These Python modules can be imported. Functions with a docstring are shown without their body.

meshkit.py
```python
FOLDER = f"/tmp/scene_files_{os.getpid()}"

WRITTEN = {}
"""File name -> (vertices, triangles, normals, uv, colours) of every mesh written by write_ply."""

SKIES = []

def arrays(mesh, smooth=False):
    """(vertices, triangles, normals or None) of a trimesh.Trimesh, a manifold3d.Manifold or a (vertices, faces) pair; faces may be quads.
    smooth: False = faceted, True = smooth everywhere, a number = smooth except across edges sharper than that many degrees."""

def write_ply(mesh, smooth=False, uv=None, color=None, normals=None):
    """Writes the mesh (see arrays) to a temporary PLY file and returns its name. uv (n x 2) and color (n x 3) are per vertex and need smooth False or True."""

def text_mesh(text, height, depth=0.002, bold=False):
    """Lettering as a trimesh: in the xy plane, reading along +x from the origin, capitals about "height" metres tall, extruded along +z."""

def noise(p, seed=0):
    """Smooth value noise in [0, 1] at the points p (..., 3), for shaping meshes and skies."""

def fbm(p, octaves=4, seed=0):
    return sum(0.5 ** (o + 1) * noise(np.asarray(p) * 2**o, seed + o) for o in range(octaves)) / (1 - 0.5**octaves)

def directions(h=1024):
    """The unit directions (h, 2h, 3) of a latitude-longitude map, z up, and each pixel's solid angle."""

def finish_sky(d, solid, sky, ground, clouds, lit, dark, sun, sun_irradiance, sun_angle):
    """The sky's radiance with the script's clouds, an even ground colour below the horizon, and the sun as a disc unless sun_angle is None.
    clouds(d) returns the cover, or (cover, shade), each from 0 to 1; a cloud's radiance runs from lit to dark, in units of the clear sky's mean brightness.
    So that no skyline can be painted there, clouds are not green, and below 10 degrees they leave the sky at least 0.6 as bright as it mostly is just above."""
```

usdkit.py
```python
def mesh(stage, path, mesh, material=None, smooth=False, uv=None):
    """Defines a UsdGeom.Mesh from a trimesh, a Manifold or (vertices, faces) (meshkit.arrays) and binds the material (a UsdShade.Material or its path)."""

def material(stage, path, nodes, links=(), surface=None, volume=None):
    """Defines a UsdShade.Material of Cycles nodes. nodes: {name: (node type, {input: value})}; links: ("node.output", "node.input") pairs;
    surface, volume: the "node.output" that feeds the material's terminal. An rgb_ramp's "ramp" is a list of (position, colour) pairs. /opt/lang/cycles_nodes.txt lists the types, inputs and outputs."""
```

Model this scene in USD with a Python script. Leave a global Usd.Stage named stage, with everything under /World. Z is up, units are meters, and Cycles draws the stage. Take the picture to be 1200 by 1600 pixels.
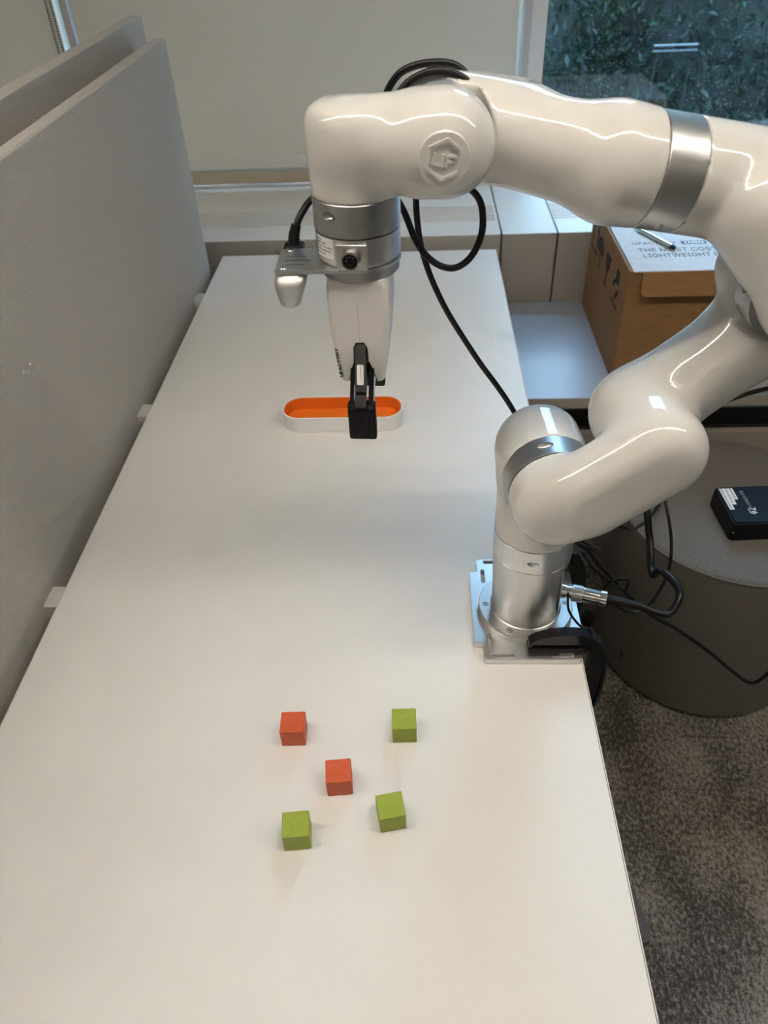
import math
import numpy as np
import trimesh
import manifold3d as m3
import shapely.geometry as sg
from shapely import affinity
from pxr import Usd, UsdGeom, UsdLux, UsdShade, Gf, Sdf, Vt
import usdkit
import meshkit

# ------------------------------------------------------------------ stage, camera, sky, exposure
rng = np.random.default_rng(7)
stage = Usd.Stage.CreateInMemory()
UsdGeom.SetStageUpAxis(stage, UsdGeom.Tokens.z)
UsdGeom.SetStageMetersPerUnit(stage, 1.0)
UsdGeom.Xform.Define(stage, '/World')
UsdGeom.Scope.Define(stage, '/World/Looks')
DESK = 0.74                       # height of the desk top; all shapes below are written with z = 0 on the desk top
CAM_H = 0.8033
RIGHT = np.array([0.9988732826, 0.0289741208, -0.0375854440])
UP = np.array([0.0094954257, 0.6539534957, 0.7564751565])
FWD = np.array([-0.0464973351, 0.7559797126, -0.6529415533])
cam = UsdGeom.Camera.Define(stage, '/World/camera')
cam.CreateHorizontalApertureAttr(36.0)
cam.CreateVerticalApertureAttr(48.0)
cam.CreateFocalLengthAttr(1187.2137 / 1200 * 36.0)
cam.CreateClippingRangeAttr(Gf.Vec2f(0.02, 200))
M = Gf.Matrix4d(*[float(v) for v in (*RIGHT, 0, *UP, 0, *(-FWD), 0, 0, 0, CAM_H + DESK, 1)])
cam.AddTransformOp().Set(M)
cam.CreateExposureAttr(0.0)
cam.CreateFStopAttr(9.4)
cam.CreateFocusDistanceAttr(0.95)
LAMP = 52.0                        # radiance of the ceiling light diffusers
SKY = 17.0

L = '/World/Looks/'
MATS = {}


def mat(name, nodes, links=(), surface=None, volume=None):
    MATS[name] = usdkit.material(stage, L + name, nodes, links, surface, volume)
    return MATS[name]


def pbr(name, color, rough=0.5, metallic=0.0, **kw):
    return mat(name, {'p': ('principled_bsdf', dict(base_color=color, roughness=rough, metallic=metallic, **kw))}, (), 'p.BSDF')


def pbr_noise(name, stops, scale, rough=0.5, detail=4, bump=0.0, bump_scale=None, bdist=0.001, stretch=(1, 1, 1), metallic=0.0, **kw):
    n = {'g': ('texture_coordinate', {}), 'mp': ('mapping', {'mapping_type': 'point', 'scale': stretch}),
         'n': ('noise_texture', {'scale': scale, 'detail': detail, 'roughness': 0.6}), 'r': ('rgb_ramp', {'ramp': stops}),
         'p': ('principled_bsdf', dict(roughness=rough, metallic=metallic, **kw))}
    l = [('g.object', 'mp.vector'), ('mp.vector', 'n.vector'), ('n.fac', 'r.fac'), ('r.color', 'p.base_color')]
    if bump:
        n['n2'] = ('noise_texture', {'scale': bump_scale or scale, 'detail': 3})
        n['b'] = ('bump', {'strength': bump, 'distance': bdist})
        l += [('mp.vector', 'n2.vector'), ('n2.fac', 'b.height'), ('b.normal', 'p.normal')]
    return mat(name, n, l, 'p.BSDF')


# sky: overcast bluish evening sky in the dome light's own material
sky = UsdLux.DomeLight.Define(stage, '/World/sky')
sky.CreateIntensityAttr(1.0)
skym = mat('sky_look', {'c': ('texture_coordinate', {}), 's': ('separate_xyz', {}), 'r': ('rgb_ramp', {'ramp': [(0.0, (0.012, 0.016, 0.018)), (0.5, (0.024, 0.032, 0.036)), (0.52, (0.50, 0.72, 1.0)), (1.0, (0.42, 0.66, 1.0))]}),
                        'm': ('math', {'math_type': 'multiply_add', 'value2': 0.5, 'value3': 0.5}),
                        'b': ('background_shader', {'strength': SKY})},
           [('c.generated', 's.vector'), ('s.z', 'm.value1'), ('m.value', 'r.fac'), ('r.color', 'b.color')], 'b.background')
UsdShade.MaterialBindingAPI.Apply(sky.GetPrim()).Bind(skym)

# ------------------------------------------------------------------ materials
pbr('robot_white', (0.66, 0.645, 0.62), 0.05, specular_ior_level=0.6)
pbr('badge_white', (0.70, 0.685, 0.66), 0.15)
pbr('gripper_white', (0.78, 0.76, 0.74), 0.42)
pbr('aluminium', (0.60, 0.60, 0.60), 0.36, 1.0)
pbr('aluminium_light', (0.72, 0.72, 0.72), 0.33, 1.0)
pbr('aluminium_dark', (0.47, 0.47, 0.475), 0.36, 1.0)
pbr('aluminium_satin', (0.58, 0.58, 0.58), 0.5, 1.0)
pbr('steel', (0.62, 0.60, 0.57), 0.22, 1.0)
pbr('nickel', (0.70, 0.70, 0.70), 0.2, 1.0)
pbr('black_plastic', (0.006, 0.006, 0.007), 0.45, specular_ior_level=0.2)
pbr('black_matte', (0.006, 0.006, 0.006), 0.6)
pbr('black_gloss', (0.005, 0.005, 0.007), 0.16, specular_ior_level=0.4)
pbr('cable_black', (0.006, 0.006, 0.007), 0.36, specular_ior_level=0.35)
pbr('dark_grey_plastic', (0.040, 0.039, 0.040), 0.4, specular_ior_level=0.35)
pbr('grey_plastic', (0.20, 0.20, 0.21), 0.4)
pbr('label_white', (0.80, 0.80, 0.78), 0.5)
pbr('print_black', (0.012, 0.012, 0.014), 0.6)
pbr('print_grey', (0.25, 0.25, 0.25), 0.6)
pbr('print_navy', (0.035, 0.045, 0.07), 0.6)
pbr('tray_white', (0.80, 0.79, 0.80), 0.5)
pbr('tray_orange', (0.76, 0.17, 0.012), 0.5)
pbr('edge_band', (0.66, 0.62, 0.56), 0.4)
pbr('metal_trim', (0.62, 0.66, 0.70), 0.25, 1.0)
pbr('frame_white', (0.72, 0.70, 0.67), 0.4)
pbr('frame_beige_shaded', (0.42, 0.35, 0.25), 0.45)  # beige darkened to carry the shade below the lowered blind
pbr('hem_pale', (0.68, 0.70, 0.68), 0.7)
pbr('track_grey', (0.50, 0.50, 0.52), 0.45)
pbr('sill_white', (0.70, 0.68, 0.645), 0.42)
pbr('sill_front_shaded', (0.34, 0.315, 0.285), 0.45)  # cover paint darkened, standing in for the weak light on the fronts
pbr('rail_paint', (0.045, 0.055, 0.06), 0.5)
pbr('joint_dark', (0.03, 0.03, 0.03), 0.7)
pbr('wall_paint', (0.72, 0.66, 0.58), 0.7)
pbr('ceiling_paint', (0.78, 0.76, 0.72), 0.8)
pbr('drawer_grey', (0.30, 0.27, 0.24), 0.5)
pbr('slab_edge', (0.40, 0.37, 0.33), 0.5)
pbr('shelf_white', (0.28, 0.315, 0.37), 0.33)
pbr('pc_black', (0.004, 0.004, 0.005), 0.45, specular_ior_level=0.25)
pbr('pc_navy', (0.004, 0.008, 0.018), 0.5, specular_ior_level=0.25)
pbr('pin_clear', (0.55, 0.53, 0.50), 0.15)
pbr('pen_steel', (0.55, 0.68, 0.66), 0.2, 1.0)
pbr('bracket_white', (0.52, 0.50, 0.475), 0.4)
pbr('lamp_housing', (0.10, 0.10, 0.10), 0.5)
pbr_noise('desk_white', [(0.3, (0.70, 0.685, 0.665)), (0.7, (0.735, 0.72, 0.70))], 9, rough=0.40, detail=5, bump=0.04, bump_scale=900, bdist=0.0003)
pbr_noise('cube_red', [(0.35, (0.52, 0.078, 0.021)), (0.7, (0.59, 0.100, 0.030))], 90, rough=0.5, bump=0.15, bump_scale=260, stretch=(1, 1, 5))
pbr_noise('cube_green', [(0.30, (0.25, 0.315, 0.026)), (0.7, (0.31, 0.38, 0.040))], 90, rough=0.5, bump=0.15, bump_scale=260, stretch=(1, 1, 5))
pbr_noise('cardboard', [(0.3, (0.23, 0.118, 0.045)), (0.7, (0.285, 0.15, 0.06))], 14, rough=0.75, detail=6, stretch=(1, 1, 9), bump=0.1, bump_scale=60)
pbr_noise('cardboard_white', [(0.3, (0.46, 0.45, 0.445)), (0.7, (0.53, 0.52, 0.515))], 60, rough=0.7, detail=5)
pbr_noise('cardboard_edge', [(0.3, (0.18, 0.10, 0.045)), (0.7, (0.30, 0.17, 0.08))], 200, rough=0.8)
pbr_noise('pouf_top', [(0.3, (0.105, 0.096, 0.085)), (0.7, (0.165, 0.153, 0.138))], 260, rough=0.95, detail=3, bump=0.6, bump_scale=700, bdist=0.001)
pbr_noise('pouf_side', [(0.3, (0.125, 0.113, 0.098)), (0.7, (0.17, 0.155, 0.135))], 260, rough=0.95, detail=3, bump=0.6, bump_scale=700, bdist=0.001)
pbr_noise('bark', [(0.3, (0.05, 0.035, 0.025)), (0.7, (0.12, 0.085, 0.06))], 30, rough=0.9)
pbr_noise('soil', [(0.3, (0.002, 0.003, 0.0022)), (0.7, (0.004, 0.006, 0.004))], 8, rough=0.95)
pbr_noise('foliage_dark', [(0.35, (0.002, 0.004, 0.0035)), (0.7, (0.004, 0.008, 0.007))], 25, rough=0.9)

# woven panel fabric: two crossed waves make the weave
mat('panel_fabric', {'g': ('texture_coordinate', {}),
                     'w1': ('wave_texture', {'wave_type': 'bands', 'bands_direction': 'z', 'scale': 130.0, 'distortion': 0.3}),
                     'w2': ('wave_texture', {'wave_type': 'bands', 'bands_direction': 'y', 'scale': 130.0, 'distortion': 0.3}),
                     'm': ('math', {'math_type': 'multiply'}),
                     'r': ('rgb_ramp', {'ramp': [(0.0, (0.42, 0.396, 0.365)), (1.0, (0.58, 0.552, 0.515))]}),
                     'b': ('bump', {'strength': 0.5, 'distance': 0.0012}),
                     'p': ('principled_bsdf', {'roughness': 0.9})},
    [('g.object', 'w1.vector'), ('g.object', 'w2.vector'), ('w1.fac', 'm.value1'), ('w2.fac', 'm.value2'), ('m.value', 'r.fac'), ('r.color', 'p.base_color'),
     ('m.value', 'b.height'), ('b.normal', 'p.normal')], 'p.BSDF')

# carpet: large worn patches, fine yarn streaks
mat('carpet', {'g': ('texture_coordinate', {}), 'mp': ('mapping', {'mapping_type': 'point', 'scale': (1.0, 0.62, 1)}),
               'n1': ('noise_texture', {'scale': 7.0, 'detail': 3, 'roughness': 0.6}),
               'n2': ('noise_texture', {'scale': 150.0, 'detail': 4, 'roughness': 0.8}),
               'n3': ('noise_texture', {'scale': 3.2, 'detail': 2}),
               'a': ('math', {'math_type': 'multiply_add', 'value2': 0.46, 'value3': -0.23}),
               's': ('math', {'math_type': 'add'}),
               'r': ('rgb_ramp', {'ramp': [(0.36, (0.040, 0.037, 0.034)), (0.46, (0.085, 0.079, 0.072)), (0.55, (0.22, 0.207, 0.19)), (0.70, (0.33, 0.312, 0.29))]}),
               't': ('rgb_ramp', {'ramp': [(0.40, (1.0, 0.97, 0.93)), (0.62, (1.04, 0.94, 0.85))]}),
               'mx': ('mix', {'mix_type': 'multiply', 'fac': 1.0}),
               'b': ('bump', {'strength': 0.8, 'distance': 0.004}),
               'p': ('principled_bsdf', {'roughness': 0.98})},
    [('g.object', 'mp.vector'), ('mp.vector', 'n1.vector'), ('mp.vector', 'n2.vector'), ('mp.vector', 'n3.vector'), ('n1.fac', 'a.value1'), ('a.value', 's.value1'), ('n2.fac', 's.value2'),
     ('s.value', 'r.fac'), ('n3.fac', 't.fac'), ('r.color', 'mx.color1'), ('t.color', 'mx.color2'), ('mx.color', 'p.base_color'), ('n2.fac', 'b.height'), ('b.normal', 'p.normal')], 'p.BSDF')

# window glass with dried specks of dust on it
mat('window_glass', {'lw': ('layer_weight', {'blend': 0.5}), 'p5': ('math', {'math_type': 'power', 'value2': 5.0}), 'f': ('math', {'math_type': 'multiply_add', 'value2': 0.95, 'value3': 0.045}), 't': ('transparent_bsdf', {'color': (0.86, 0.93, 0.93)}), 'gl': ('glossy_bsdf', {'roughness': 0.0, 'color': (1, 1, 1)}),
                     'm': ('mix_closure', {}), 'd': ('diffuse_bsdf', {'color': (0.75, 0.78, 0.80)}), 'g': ('texture_coordinate', {}),
                     'v': ('voronoi_texture', {'scale': 120.0, 'feature': 'f1'}), 'n': ('noise_texture', {'scale': 6.0, 'detail': 3}),
                     'n2': ('math', {'math_type': 'multiply', 'value2': 0.20}), 'c': ('math', {'math_type': 'less_than'}), 'c2': ('math', {'math_type': 'multiply', 'value2': 0.5}),
                     'mm': ('mix_closure', {})},
    [('lw.facing', 'p5.value1'), ('p5.value', 'f.value1'), ('f.value', 'm.fac'), ('t.BSDF', 'm.closure1'), ('gl.BSDF', 'm.closure2'), ('g.object', 'v.vector'), ('g.object', 'n.vector'), ('n.fac', 'n2.value1'),
     ('v.distance', 'c.value1'), ('n2.value', 'c.value2'), ('c.value', 'c2.value1'), ('c2.value', 'mm.fac'), ('m.closure', 'mm.closure1'), ('d.BSDF', 'mm.closure2')], 'mm.closure')

mat('blind_fabric', {'d': ('diffuse_bsdf', {'color': (0.72, 0.715, 0.665)}), 't': ('translucent_bsdf', {'color': (0.5, 0.5, 0.46)}), 'm': ('mix_closure', {'fac': 0.08})},
    [('d.BSDF', 'm.closure1'), ('t.BSDF', 'm.closure2')], 'm.closure')
mat('leaf', {'o': ('object_info', {}), 'r': ('rgb_ramp', {'ramp': [(0.0, (0.003, 0.007, 0.006)), (0.5, (0.006, 0.014, 0.011)), (0.85, (0.012, 0.028, 0.013)), (1.0, (0.025, 0.032, 0.026))]}),
             'p': ('principled_bsdf', {'roughness': 0.45, 'specular_ior_level': 0.22}), 't': ('translucent_bsdf', {'color': (0.02, 0.05, 0.02)}), 'm': ('mix_closure', {'fac': 0.2})},
    [('o.random', 'r.fac'), ('r.color', 'p.base_color'), ('p.BSDF', 'm.closure1'), ('t.BSDF', 'm.closure2')], 'm.closure')
mat('lamp_glow_dim', {'e': ('emission', {'color': (1.0, 0.90, 0.76), 'strength': LAMP * 0.35})}, (), 'e.emission')
mat('lamp_glow_up', {'e': ('emission', {'color': (1.0, 0.90, 0.76), 'strength': LAMP * 0.55})}, (), 'e.emission')
mat('lamp_glow', {'e': ('emission', {'color': (1.0, 0.90, 0.76), 'strength': LAMP})}, (), 'e.emission')

# ------------------------------------------------------------------ scene helpers
USED = {}


def numbered(parent, name):
    k = (parent, name)
    n = USED.get(k, -1) + 1
    USED[k] = n
    return name if n == 0 else f'{name}_{n:03d}'


BASES = {}


def data(prim, **kw):
    for k, v in kw.items():
        if v:
            prim.SetCustomDataByKey(k, v)
    return prim


def thing(name, label, cat, base=(0, 0, 0), group=None, kind=None):
    path = '/World/' + numbered('/World', name)
    x = UsdGeom.Xform.Define(stage, path)
    x.AddTranslateOp().Set(Gf.Vec3d(float(base[0]), float(base[1]), float(base[2]) + DESK))
    BASES[path] = np.array(base, float)
    data(x.GetPrim(), label=label, category=cat, group=group, kind=kind)
    return path


def verts_faces(mesh):
    v, f, _ = meshkit.arrays(mesh)
    return v, f


def part(parent, name, mesh, m, smooth=30, label=None, kind=None):
    """A mesh (desk coordinates) as a part of a thing, or a sub-part of a part."""
    v, f = verts_faces(mesh)
    path = parent + '/' + numbered(parent, name)
    base = BASES[parent]
    BASES[path] = base
    g = usdkit.mesh(stage, path, trimesh.Trimesh(v - base, f, process=False), MATS[m], smooth)
    data(g.GetPrim(), label=label, kind=kind)
    return path


def single(name, mesh, m, label=None, cat=None, base=(0, 0, 0), group=None, kind=None, smooth=30):
    """A thing, or a piece of the setting, that is one mesh."""
    v, f = verts_faces(mesh)
    path = '/World/' + numbered('/World', name)
    b = np.array(base, float)
    g = usdkit.mesh(stage, path, trimesh.Trimesh(v - b, f, process=False), MATS[m], smooth)
    g.AddTranslateOp().Set(Gf.Vec3d(float(b[0]), float(b[1]), float(b[2]) + DESK))
    BASES[path] = b
    data(g.GetPrim(), label=label, category=cat, group=group, kind=kind)
    return path


def cat(*ms):
    vs, fs, n = [], [], 0
    for m in ms:
        v, f = verts_faces(m)
        vs.append(v)
        fs.append(f + n)
        n += len(v)
    return trimesh.Trimesh(np.vstack(vs), np.vstack(fs), process=False)


def box(x0, x1, y0, y1, z0, z1, r=0.0, seg=3):
    """Box, with rounded edges when r > 0."""
    if r <= 0:
        return m3.Manifold.cube((x1 - x0, y1 - y0, z1 - z0)).translate((x0, y0, z0))
    s = m3.Manifold.sphere(r, 4 * seg)
    return m3.Manifold.batch_hull([s.translate((x, y, z)) for x in (x0 + r, x1 - r) for y in (y0 + r, y1 - r) for z in (z0 + r, z1 - r)])


def poly(shape, h, z0=0.0):
    """Prism of a shapely polygon along +z."""
    polys = [shape] if shape.geom_type == 'Polygon' else list(shape.geoms)
    cs = []
    for p in polys:
        cs.append(np.asarray(sg.polygon.orient(p).exterior.coords)[:-1])
        for i in sg.polygon.orient(p).interiors:
            cs.append(np.asarray(i.coords)[:-1])
    return m3.Manifold.extrude(m3.CrossSection(cs, m3.FillRule.EvenOdd), h).translate((0, 0, z0))


def rrect(x0, x1, y0, y1, r, res=6):
    return sg.box(x0 + r, y0 + r, x1 - r, y1 - r).buffer(r, quad_segs=res)


def place(mf, origin, a, b, c):
    """Moves a manifold from local axes to the axes a, b, c at origin."""
    m = np.array([[a[i], b[i], c[i], origin[i]] for i in range(3)], float)
    return mf.transform(m)


def unit(v):
    v = np.asarray(v, float)
    return v / np.linalg.norm(v)


def frame(axis):
    c = unit(axis)
    a = np.cross(c, (0.0, 0.0, 1.0))
    a = unit(a) if np.linalg.norm(a) > 1e-3 else np.array([1.0, 0, 0])
    return a, np.cross(c, a), c


def lathe(profile, n=96):
    """Solid of revolution about z of (radius, z) pairs."""
    return m3.Manifold.revolve(m3.CrossSection([np.array(profile, float)]), n)


def lathe_on(profile, origin, axis, n=64):
    a, b, c = frame(axis)
    return place(lathe(profile, n), origin, a, b, c)


def spline(pts, n=10):
    p = np.array(pts, float)
    p = np.vstack([2 * p[0] - p[1], p, 2 * p[-1] - p[-2]])
    out = []
    for i in range(1, len(p) - 2):
        t = np.linspace(0, 1, n, endpoint=False)[:, None]
        a, b, c, d = p[i - 1:i + 3]
        out.append(0.5 * (2 * b + (c - a) * t + (2 * a - 5 * b + 4 * c - d) * t ** 2 + (3 * b - a - 3 * c + d) * t ** 3))
    return np.vstack(out + [p[-2:-1]])


def tube(pts, r, n=10, seg=12, smooth=True):
    """Round cable through the points."""
    p = spline(pts, n) if smooth else np.array(pts, float)
    t = np.gradient(p, axis=0)
    t /= np.linalg.norm(t, axis=1, keepdims=True)
    nrm = np.cross(t[0], (0, 0, 1)) if abs(t[0][2]) < 0.9 else np.cross(t[0], (1, 0, 0))
    ring = []
    th = np.linspace(0, 2 * np.pi, seg, endpoint=False)
    rr = np.broadcast_to(np.asarray(r, float), (len(p),))
    for i in range(len(p)):
        nrm = unit(nrm - t[i] * np.dot(nrm, t[i]))
        bn = np.cross(t[i], nrm)
        ring.append(p[i] + rr[i] * (np.cos(th)[:, None] * nrm + np.sin(th)[:, None] * bn))
    v = np.vstack(ring + [p[:1], p[-1:]])
    f = []
    for i in range(len(p) - 1):
        for j in range(seg):
            a, b = i * seg + j, i * seg + (j + 1) % seg
            f += [(a, b, b + seg), (a, b + seg, a + seg)]
    e0, e1 = len(v) - 2, len(v) - 1
    for j in range(seg):
        f += [(e0, (j + 1) % seg, j), (e1, (len(p) - 1) * seg + j, (len(p) - 1) * seg + (j + 1) % seg)]
    f = np.array(f)
    m = trimesh.Trimesh(v, f, process=False)
    if m.volume < 0:
        m.invert()
    return m


def text_on(txt, height, origin, right, up, depth=0.0003, bold=False, width=None, center=False):
    """Flat raised lettering lying on a surface."""
    m = meshkit.text_mesh(txt, height, depth, bold)
    v = np.array(m.vertices)
    w = v[:, 0].max() - v[:, 0].min()
    if width:
        v[:, 0] = (v[:, 0] - v[:, 0].min()) * width / w
        w = width
    if center:
        v[:, 0] -= w / 2
        v[:, 1] -= height / 2
    right, up = unit(right), unit(up)
    nr = np.cross(right, up)
    return trimesh.Trimesh(np.asarray(origin) + v[:, :1] * right + v[:, 1:2] * up + v[:, 2:] * nr, m.faces, process=False)


# ---- signed distance fields, for the blended castings of the robot arm
def smin(a, b, k):
    h = np.maximum(k - np.abs(a - b), 0) / k
    return np.minimum(a, b) - h * h * h * k / 6


def smax(a, b, k):
    return -smin(-a, -b, k)


def capsule(p, a, b, ra, rb=None):
    rb = ra if rb is None else rb
    a, b = np.asarray(a), np.asarray(b)
    d = b - a
    t = np.clip(((p - a) @ d) / (d @ d), 0, 1)
    return np.linalg.norm(p - a - t[:, None] * d, axis=1) - (ra + (rb - ra) * t)


def rcyl(p, c, ax, w0, w1, r, rd):
    """Cylinder along ax through c from w0 to w1 with rims rounded by rd."""
    ax = unit(ax)
    q = p - c
    w = q @ ax
    rho = np.linalg.norm(q - w[:, None] * ax, axis=1)
    x = rho - (r - rd)
    y = np.abs(w - (w0 + w1) / 2) - ((w1 - w0) / 2 - rd)
    return np.minimum(np.maximum(x, y), 0) + np.hypot(np.maximum(x, 0), np.maximum(y, 0)) - rd


def slab(p, a, b, ra, rb, ax, w0, w1, rd):
    """Flat-faced bar from a to b (both on the plane w = 0), thick from w0 to w1 along ax, rims rounded by rd."""
    ax = unit(ax)
    q = p - a
    w = q @ ax
    q = q - w[:, None] * ax
    d = b - a
    t = np.clip((q @ d) / (d @ d), 0, 1)
    x = np.linalg.norm(q - t[:, None] * d, axis=1) - (ra + (rb - ra) * t - rd)
    y = np.abs(w - (w0 + w1) / 2) - ((w1 - w0) / 2 - rd)
    return np.minimum(np.maximum(x, y), 0) + np.hypot(np.maximum(x, 0), np.maximum(y, 0)) - rd


def sdf_mesh(f, lo, hi, h):
    """Surface nets on a grid, then every vertex pulled onto the surface."""
    ax = [np.arange(l, u + h, h) for l, u in zip(lo, hi)]
    sh = tuple(len(a) for a in ax)
    P = np.stack(np.meshgrid(*ax, indexing='ij'), -1).reshape(-1, 3)
    G = np.concatenate([f(c) for c in np.array_split(P, max(1, len(P) // 400000))]).reshape(sh)
    S = G < 0
    cs = np.stack([S[i:sh[0] - 1 + i, j:sh[1] - 1 + j, k:sh[2] - 1 + k] for i in (0, 1) for j in (0, 1) for k in (0, 1)])
    act = cs.any(0) & ~cs.all(0)
    idx = np.argwhere(act)
    num = -np.ones(act.shape, int)
    num[tuple(idx.T)] = np.arange(len(idx))
    acc, cnt = np.zeros((len(idx), 3)), np.zeros(len(idx))
    co = [(i, j, k) for i in (0, 1) for j in (0, 1) for k in (0, 1)]
    for a in co:
        for d in range(3):
            if a[d]:
                continue
            b = list(a)
            b[d] = 1
            ga, gb = G[tuple((idx + a).T)], G[tuple((idx + b).T)]
            on = (ga < 0) != (gb < 0)
            t = np.where(on, ga / np.where(on, ga - gb, 1), 0)
            pt = np.array(a, float) + t[:, None] * (np.array(b) - np.array(a))
            acc[on] += pt[on]
            cnt[on] += 1
    V = np.array(lo) + (idx + acc / cnt[:, None]) * h
    F = []
    for d in range(3):
        e = (d + 1) % 3
        g = (d + 2) % 3
        s0 = [slice(None)] * 3
        s1 = [slice(None)] * 3
        s0[d], s1[d] = slice(0, -1), slice(1, None)
        A, B = S[tuple(s0)], S[tuple(s1)]
        for flip, sel in ((False, A & ~B), (True, ~A & B)):
            c = np.argwhere(sel)
            c = c[(c[:, e] > 0) & (c[:, g] > 0) & (c[:, e] < sh[e] - 1) & (c[:, g] < sh[g] - 1)]
            ue, ug = np.eye(3, dtype=int)[e], np.eye(3, dtype=int)[g]
            q = [num[tuple((c - o).T)] for o in (0 * ue, ue, ue + ug, ug)]
            q = q if not flip else q[::-1]
            F.append(np.stack([q[0], q[1], q[2]], 1))
            F.append(np.stack([q[0], q[2], q[3]], 1))
    F = np.vstack(F)
    e = 4e-4
    for _ in range(3):
        v0 = f(V)
        gr = np.stack([(f(V + e * o) - f(V - e * o)) / (2 * e) for o in np.eye(3)], 1)
        V = V - np.clip(v0, -h, h)[:, None] * gr / np.maximum((gr * gr).sum(1), 0.2)[:, None]
    m = trimesh.Trimesh(V, F, process=False)
    if m.volume < 0:
        m.invert()
    return m


#==SETTING==
# ------------------------------------------------------------------ the room
FLOOR = -0.74
X0R, X1R, Y0R, YW, CEIL = -4.2, 5.6, -4.6, 2.50, 2.06


def setting(name, mesh, m, smooth=30):
    return single(name, mesh, m, kind='structure', smooth=smooth)


setting('floor', box(X0R - 0.1, X1R + 0.1, Y0R - 0.1, YW + 0.3, FLOOR - 0.08, FLOOR), 'carpet')
setting('ceiling', box(X0R - 0.1, X1R + 0.1, Y0R - 0.1, YW + 0.3, CEIL, CEIL + 0.08), 'ceiling_paint')
setting('wall_left', box(X0R - 0.1, X0R, Y0R - 0.1, YW + 0.3, FLOOR, CEIL), 'wall_paint')
setting('wall_right', box(X1R, X1R + 0.1, Y0R - 0.1, YW + 0.3, FLOOR, CEIL), 'wall_paint')
setting('wall_near', box(X0R, X1R, Y0R - 0.1, Y0R, FLOOR, CEIL), 'wall_paint')
# window wall: spandrel below, lintel above, three window bays between mullions
ZB, ZT = 0.028, 1.88
setting('wall_far', cat(box(X0R, X1R, YW + 0.02, YW + 0.2, FLOOR, ZB), box(X0R, X1R, YW + 0.02, YW + 0.2, ZT, CEIL)), 'wall_paint')
bays = [(X0R, -0.966), (-0.966, 0.31), (0.31, 1.90), (1.90, 3.75), (3.75, X1R)]
for i, (a, b) in enumerate(bays):
    path = '/World/' + f'window_{i + 1}'
    x = UsdGeom.Xform.Define(stage, path)
    x.AddTranslateOp().Set(Gf.Vec3d(0, 0, DESK))
    BASES[path] = np.zeros(3)
    data(x.GetPrim(), kind='structure')
    fa, fb = a + 0.054, b - 0.054
    o, inn = sg.box(a + 0.012, ZB, b - 0.012, ZT), sg.box(fa, ZB + 0.058, fb, ZT - 0.05)
    fr = place(poly(o.difference(inn), 0.09), (0, YW + 0.07, 0), (1, 0, 0), (0, 0, 1), (0, -1, 0))
    part(path, 'window_frame', fr, 'frame_white')
    if i == 1:
        part(path, 'bottom_rail', box(a + 0.014, 0.256, YW - 0.0205, YW - 0.016, ZB + 0.012, ZB + 0.07), 'frame_beige_shaded')
    gk = place(poly(inn.buffer(0.001).difference(inn.buffer(-0.008)), 0.012), (0, YW + 0.052, 0), (1, 0, 0), (0, 0, 1), (0, -1, 0))
    part(path, 'gasket', gk, 'black_matte')
    part(path, 'pane', box(fa - 0.004, fb + 0.004, YW + 0.040, YW + 0.046, ZB + 0.054, ZT - 0.046), 'window_glass', smooth=False)
for i, xm in enumerate((-0.966, 0.31, 1.90, 3.75)):
    setting(f'trim_{i + 1}', box(xm - 0.011, xm + 0.011, YW - 0.035, YW + 0.1, ZB, ZT, 0.002), 'track_grey')
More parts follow.
